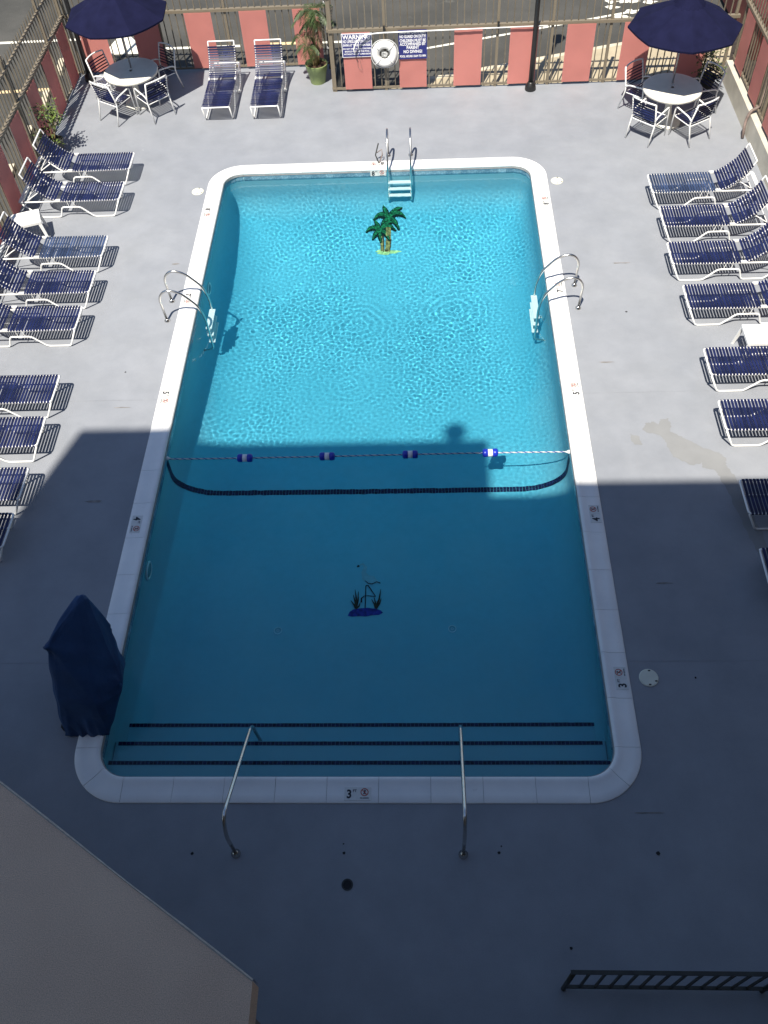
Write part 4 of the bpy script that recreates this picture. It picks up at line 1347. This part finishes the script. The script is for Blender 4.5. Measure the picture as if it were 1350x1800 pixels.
# life ring
t = empty('life_ring', (0.155, 15.72, 0.86)); t.rotation_euler = (PI/2-0.05, 0, 0); tag(t, 'white life ring with grab rope hung between the two blue boards', 'life ring')
ring = [(0.19*math.cos(2*PI*k/36), 0.19*math.sin(2*PI*k/36), 0) for k in range(36)]
MB().tube(ring, 0.083, 12, True).build('ring', MT['ring'], t, True)
gr_ = []
for k in range(64):
    a = 2*PI*k/64; q = 0.283+0.018*abs(math.sin(2*a))
    gr_.append((q*math.cos(a), q*math.sin(a), 0.01))
MB().tube(gr_, 0.010, 6, True).build('grab_rope', MT['rope'], t, True)
for k in range(4):
    a = PI/4+k*PI/2
    mb = MB()
    c = Vector((0.19*math.cos(a), 0.19*math.sin(a), 0)); rad = Vector((math.cos(a), math.sin(a), 0))
    loop = [c+rad*0.087*math.cos(b)+Vector((0, 0, 1))*0.087*math.sin(b) for b in [2*PI*i/16 for i in range(16)]]
    mb.tube(loop, 0.012, 6, True).build('strap_band', MT['rope'], t, True)
cl = []
for k in range(90):
    a = k*0.55; cl.append((0.02*math.sin(k*.13)+(0.035+0.018*math.sin(k*.37))*math.cos(a), -0.01+(0.045+0.015*math.cos(k*.29))*math.sin(a), 0.012*math.sin(k*.21)))
MB().tube(cl, 0.008, 5).build('coiled_line', MT['rope'], t, True)
# shepherd's crook pole
path = fillet([(3.56, 15.76, 1.29), (1.6, 15.75, 1.285), (0.05, 15.74, 1.28), (-0.25, 15.70, 1.27), (-0.42, 15.68, 1.16), (-0.50, 15.68, 0.98), (-0.47, 15.69, 0.90)], 0.2, 6)
t = MB().tube(path, 0.014, 8).build('life_hook', MT['white_frame'], None, True); tag(t, 'long white reaching pole with a hook lying along the middle fence rail', 'life hook')
MB().tube(fillet([(-0.1, 15.74, 1.29), (-0.3, 15.69, 1.27), (-0.40, 15.68, 1.10), (-0.38, 15.68, .95)], .1, 5), 0.007, 6).build('hook_brace', MT['white_frame'], t, True)
MB().tube(fillet([(-0.46, 15.77, 0.9), (-0.43, 15.775, 0.55), (-0.34, 15.775, 0.48), (-0.38, 15.775, 0.7), (-0.45, 15.77, 0.92)], .05, 5), 0.003, 5).build('cord', MT['rust'], t, True)
for x in (0.16, 2.54):
    MB().box((x-.02, 15.75, 1.26), (x+.02, 15.80, 1.40)).build('bracket', MT['black'], t)

# ------------------------------------------------------------------ plants
def leaf_quad(mb, p, d, w, l, droop=0.2):
    d = d.normalized(); s = d.cross(Vector((0, 0, 1)))
    if s.length < .1: s = Vector((1, 0, 0))
    s.normalize()
    m_ = p+d*l*.5; e = p+d*l+Vector((0, 0, -droop*l))
    mb.add([p, m_+s*w, e, m_-s*w], [(0, 1, 2, 3)])
def palm_frond(mb, base, az, L_, rise, droop, m=24, lw=0.011, ll=0.16):
    P = []
    for i in range(m+1):
        t_ = i/m
        P.append(base+Vector((math.cos(az)*L_*t_, math.sin(az)*L_*t_, rise*t_-droop*t_*t_)))
    mb.tube(P[::3], 0.006, 4, r_end=0.002)
    for i in range(3, m):
        dd = (P[min(m, i+1)]-P[i-1]).normalized(); s = dd.cross(Vector((0, 0, 1))).normalized()
        k = math.sin(PI*min(1, i/m*0.95+.05))
        for sg in (-1, 1):
            leaf_quad(mb, P[i], dd*0.6+s*sg+Vector((0, 0, random.uniform(-.5, .1))), lw, ll*(.35+k*.8), 0.35)
pt = empty('potted_palm', (-1.39, 16.33, 0)); tag(pt, 'small palm in a light green plastic pot at the fence corner', 'potted palm')
po_ = MB().lathe([(0.165, 0.0), (0.215, 0.26), (0.225, 0.27), (0.228, 0.30), (0.236, 0.31), (0.25, 0.41), (0.252, 0.42), (0.236, 0.42), (0.225, 0.37)], n=36, cap=False).build('pot', MT['pot'], pt, True)
V = [(0, 0, .385)]; n = 30
for q, z in ((.12, .382), (.228, .375)):
    for k in range(n): V.append((q*math.cos(2*PI*k/n), q*math.sin(2*PI*k/n), z+random.uniform(-.012, .012)))
MB().add(V, [(0, 1+k, 1+(k+1) % n) for k in range(n)]+[(1+k, 1+n+k, 1+n+(k+1) % n, 1+(k+1) % n) for k in range(n)]).build('soil', MT['soil'], pt)
stems = [((0.0, -.03), (0.02, .02), 1.5, .035), ((-.09, .02), (-.26, .05), 0.95, .018), ((.05, .04), (.10, .08), 1.25, .022), ((-.05, -.05), (-.12, -.12), 0.8, .016)]
fr, dry = MB(), MB()
for (a, b, h, r) in stems:
    P = [Vector((a[0]+(b[0]-a[0])*t_**1.5, a[1]+(b[1]-a[1])*t_**1.5, .37+(h-.37)*t_)) for t_ in [i/8 for i in range(9)]]
    MB().tube(P, r, 8, r_end=r*.6).build('stem', MT['bark'], pt, True)
    for k in range(11 if h > 1.4 else 4):
        az = 2*PI*k/ (11 if h > 1.4 else 4)+random.uniform(-.3, .3)
        sc_ = h/1.5
        palm_frond(fr if random.random() < .85 else dry, P[-1], az, random.uniform(.35, .6)*sc_, random.uniform(.12, .42), random.uniform(.3, .65))
for k in range(7): palm_frond(dry, Vector((0, -.02, 1.35)), random.uniform(0, 6.28), random.uniform(.2, .32), 0.02, .55, lw=.007, ll=.12)
tag(fr.build('palm_fronds', MT['frond'], pt), kind='stuff'); tag(dry.build('dry_fronds', MT['dry'], pt), kind='stuff')

def shrub(x, y, r, h, label, mat1, mat2, pot=True, n=420):
    t = empty('leafy_shrub', (x, y, 0)); tag(t, label, 'shrub')
    if pot: MB().lathe([(0.14, 0), (0.19, .26), (0.205, .28), (0.205, .30), (0.18, .30), (0.17, .27)], n=20).build('pot', MT['charcoal'], t, True)
    for k in range(5):
        a = random.uniform(0, 6.28)
        MB().tube([(0, 0, .2), (r*.3*math.cos(a), r*.3*math.sin(a), h*.5), (r*.6*math.cos(a+.3), r*.6*math.sin(a+.3), h*.9)], .010, 5, r_end=.004).build('stem', MT['bark'], t)
    a1, a2 = MB(), MB()
    clumps = [(Vector((random.uniform(-r, r)*.7, random.uniform(-r, r)*.7, random.uniform(.35, h)))) for _ in range(16)]
    for k in range(n):
        c = random.choice(clumps)
        p = c+Vector((random.gauss(0, 1), random.gauss(0, 1), random.gauss(0, .8)))*.075
        leaf_quad(a1 if random.random() < .6 else a2, p, Vector((random.uniform(-1, 1), random.uniform(-1, 1), random.uniform(-.3, .6))), .020, .085, .2)
    tag(a1.build('leaves', MT[mat1], t), kind='stuff'); tag(a2.build('dark_leaves', MT[mat2], t), kind='stuff')
shrub(-6.72, 13.72, .30, .95, 'leafy green shrub at left fence behind the farthest lounger', 'leaf', 'darkleaf')
shrub(6.98, 15.40, .32, .85, 'dark leafy shrub in the right corner under the umbrella', 'darkleaf', 'leaf')
shrub(-0.25, 16.6, .25, .60, 'dark weedy shrub outside the fence below the life ring', 'darkleaf', 'darkleaf', False, 260)

# ------------------------------------------------------------------ covered pool lift
def covered_lift():
    t = empty('covered_pool_lift', (-3.25, 1.3, 0)); tag(t, 'bulky thing under a dark blue cloth cover straddling the left coping', 'covered lift')
    key = [(-3.14, 1.93, 1.50), (-3.03, 1.90, 1.50), (-3.10, 1.80, 1.50), (-3.46, 1.40, 1.20), (-3.40, 1.34, 1.16), (-2.90, 1.82, .86), (-2.93, 1.72, .95),
           (-2.76, 1.30, .50), (-2.77, 1.20, .42), (-2.86, 1.08, .40), (-3.56, 1.10, .24), (-3.52, .82, .0), (-2.98, .83, .0), (-3.25, .80, .0), (-2.96, .95, .12),
           (-3.52, 1.85, .0), (-2.98, 1.80, .0), (-3.42, 1.92, .7), (-3.0, .95, .55), (-3.45, .98, .62), (-3.57, 1.30, .7)]
    bm = bmesh.new()
    vs = [bm.verts.new((x+3.25, y-1.3, z)) for x, y, z in key]
    r = bmesh.ops.convex_hull(bm, input=vs)
    bmesh.ops.delete(bm, geom=[v for v in bm.verts if not v.link_faces], context='VERTS')
    for _ in range(2):
        bmesh.ops.subdivide_edges(bm, edges=bm.edges[:], cuts=1, use_grid_fill=True)
        bmesh.ops.triangulate(bm, faces=bm.faces[:])
    bmesh.ops.smooth_vert(bm, verts=[v for v in bm.verts if v.co.z > .02], factor=0.35, use_axis_x=True, use_axis_y=True, use_axis_z=True)
    for _ in range(2):
        bmesh.ops.subdivide_edges(bm, edges=bm.edges[:], cuts=1, use_grid_fill=True)
        bmesh.ops.triangulate(bm, faces=bm.faces[:])
    bm.normal_update()
    for _ in range(1):
        bmesh.ops.subdivide_edges(bm, edges=bm.edges[:], cuts=1, use_grid_fill=True)
        bmesh.ops.triangulate(bm, faces=bm.faces[:])
    bm.normal_update()
    C_, T_, E_, D_, H_ = Vector((-.20, .08, 1.2)), Vector((.14, .60, 1.5)), Vector((.48, -.03, .5)), Vector((.34, .50, .88)), Vector((-.27, -.47, .05))
    seg = [(C_, T_, .030, .018), (C_, E_, .022, .022), (T_, D_, .024, .02), (D_, E_, .020, .02), (C_, H_, .018, .02)]
    rr_ = random.Random(11)
    for k in range(26):
        A = (C_, C_, T_, E_, D_)[k % 5]
        B = Vector((rr_.uniform(-.3, .42), rr_.uniform(-.48, .3), rr_.uniform(.02, .8)))
        seg.append((A, A.lerp(B, rr_.uniform(.5, 1.0)), rr_.choice((-1, 1))*rr_.uniform(.007, .017), rr_.uniform(.010, .022)))
    for k in range(12):
        x = -.28+.52*k/11
        seg.append((Vector((x, -.50, 0)), Vector((x+rr_.uniform(-.08, .08), -.42, rr_.uniform(.2, .5))), rr_.choice((-1, 1))*rr_.uniform(.008, .018), .016))
    for v in bm.verts:
        p = v.co.copy(); dsp = 0.0
        for A, B, h, w in seg:
            ab = B-A; t_ = max(0, min(1, (p-A).dot(ab)/ab.length_squared))
            q = (p-(A+ab*t_)).length
            if q < .25: dsp += 1.7*h*math.exp(-(q/(w*1.9))**1.4)*(1-.5*t_)
        dsp += 0.010*math.sin(9*p.x+6*p.z+3*math.sin(4*p.y))*math.sin(7*p.z+5*p.y)
        dsp += 0.016*math.sin(21*p.x+17*p.y)*max(0, 1-p.z*2.2)
        if p.z > 0.012: v.co += v.normal*dsp
        v.co.z = max(.004, v.co.z)
    me = bpy.data.meshes.new('cover'); bm.to_mesh(me); bm.free()
    link('cover', me, MT['cover'], t, True)
    MB().box((-.30, -.42, .0), (-.05, .40, .12)).build('base', MT['charcoal'], t)
covered_lift()

for o in receivers: o.cycles.is_caustics_receiver = True
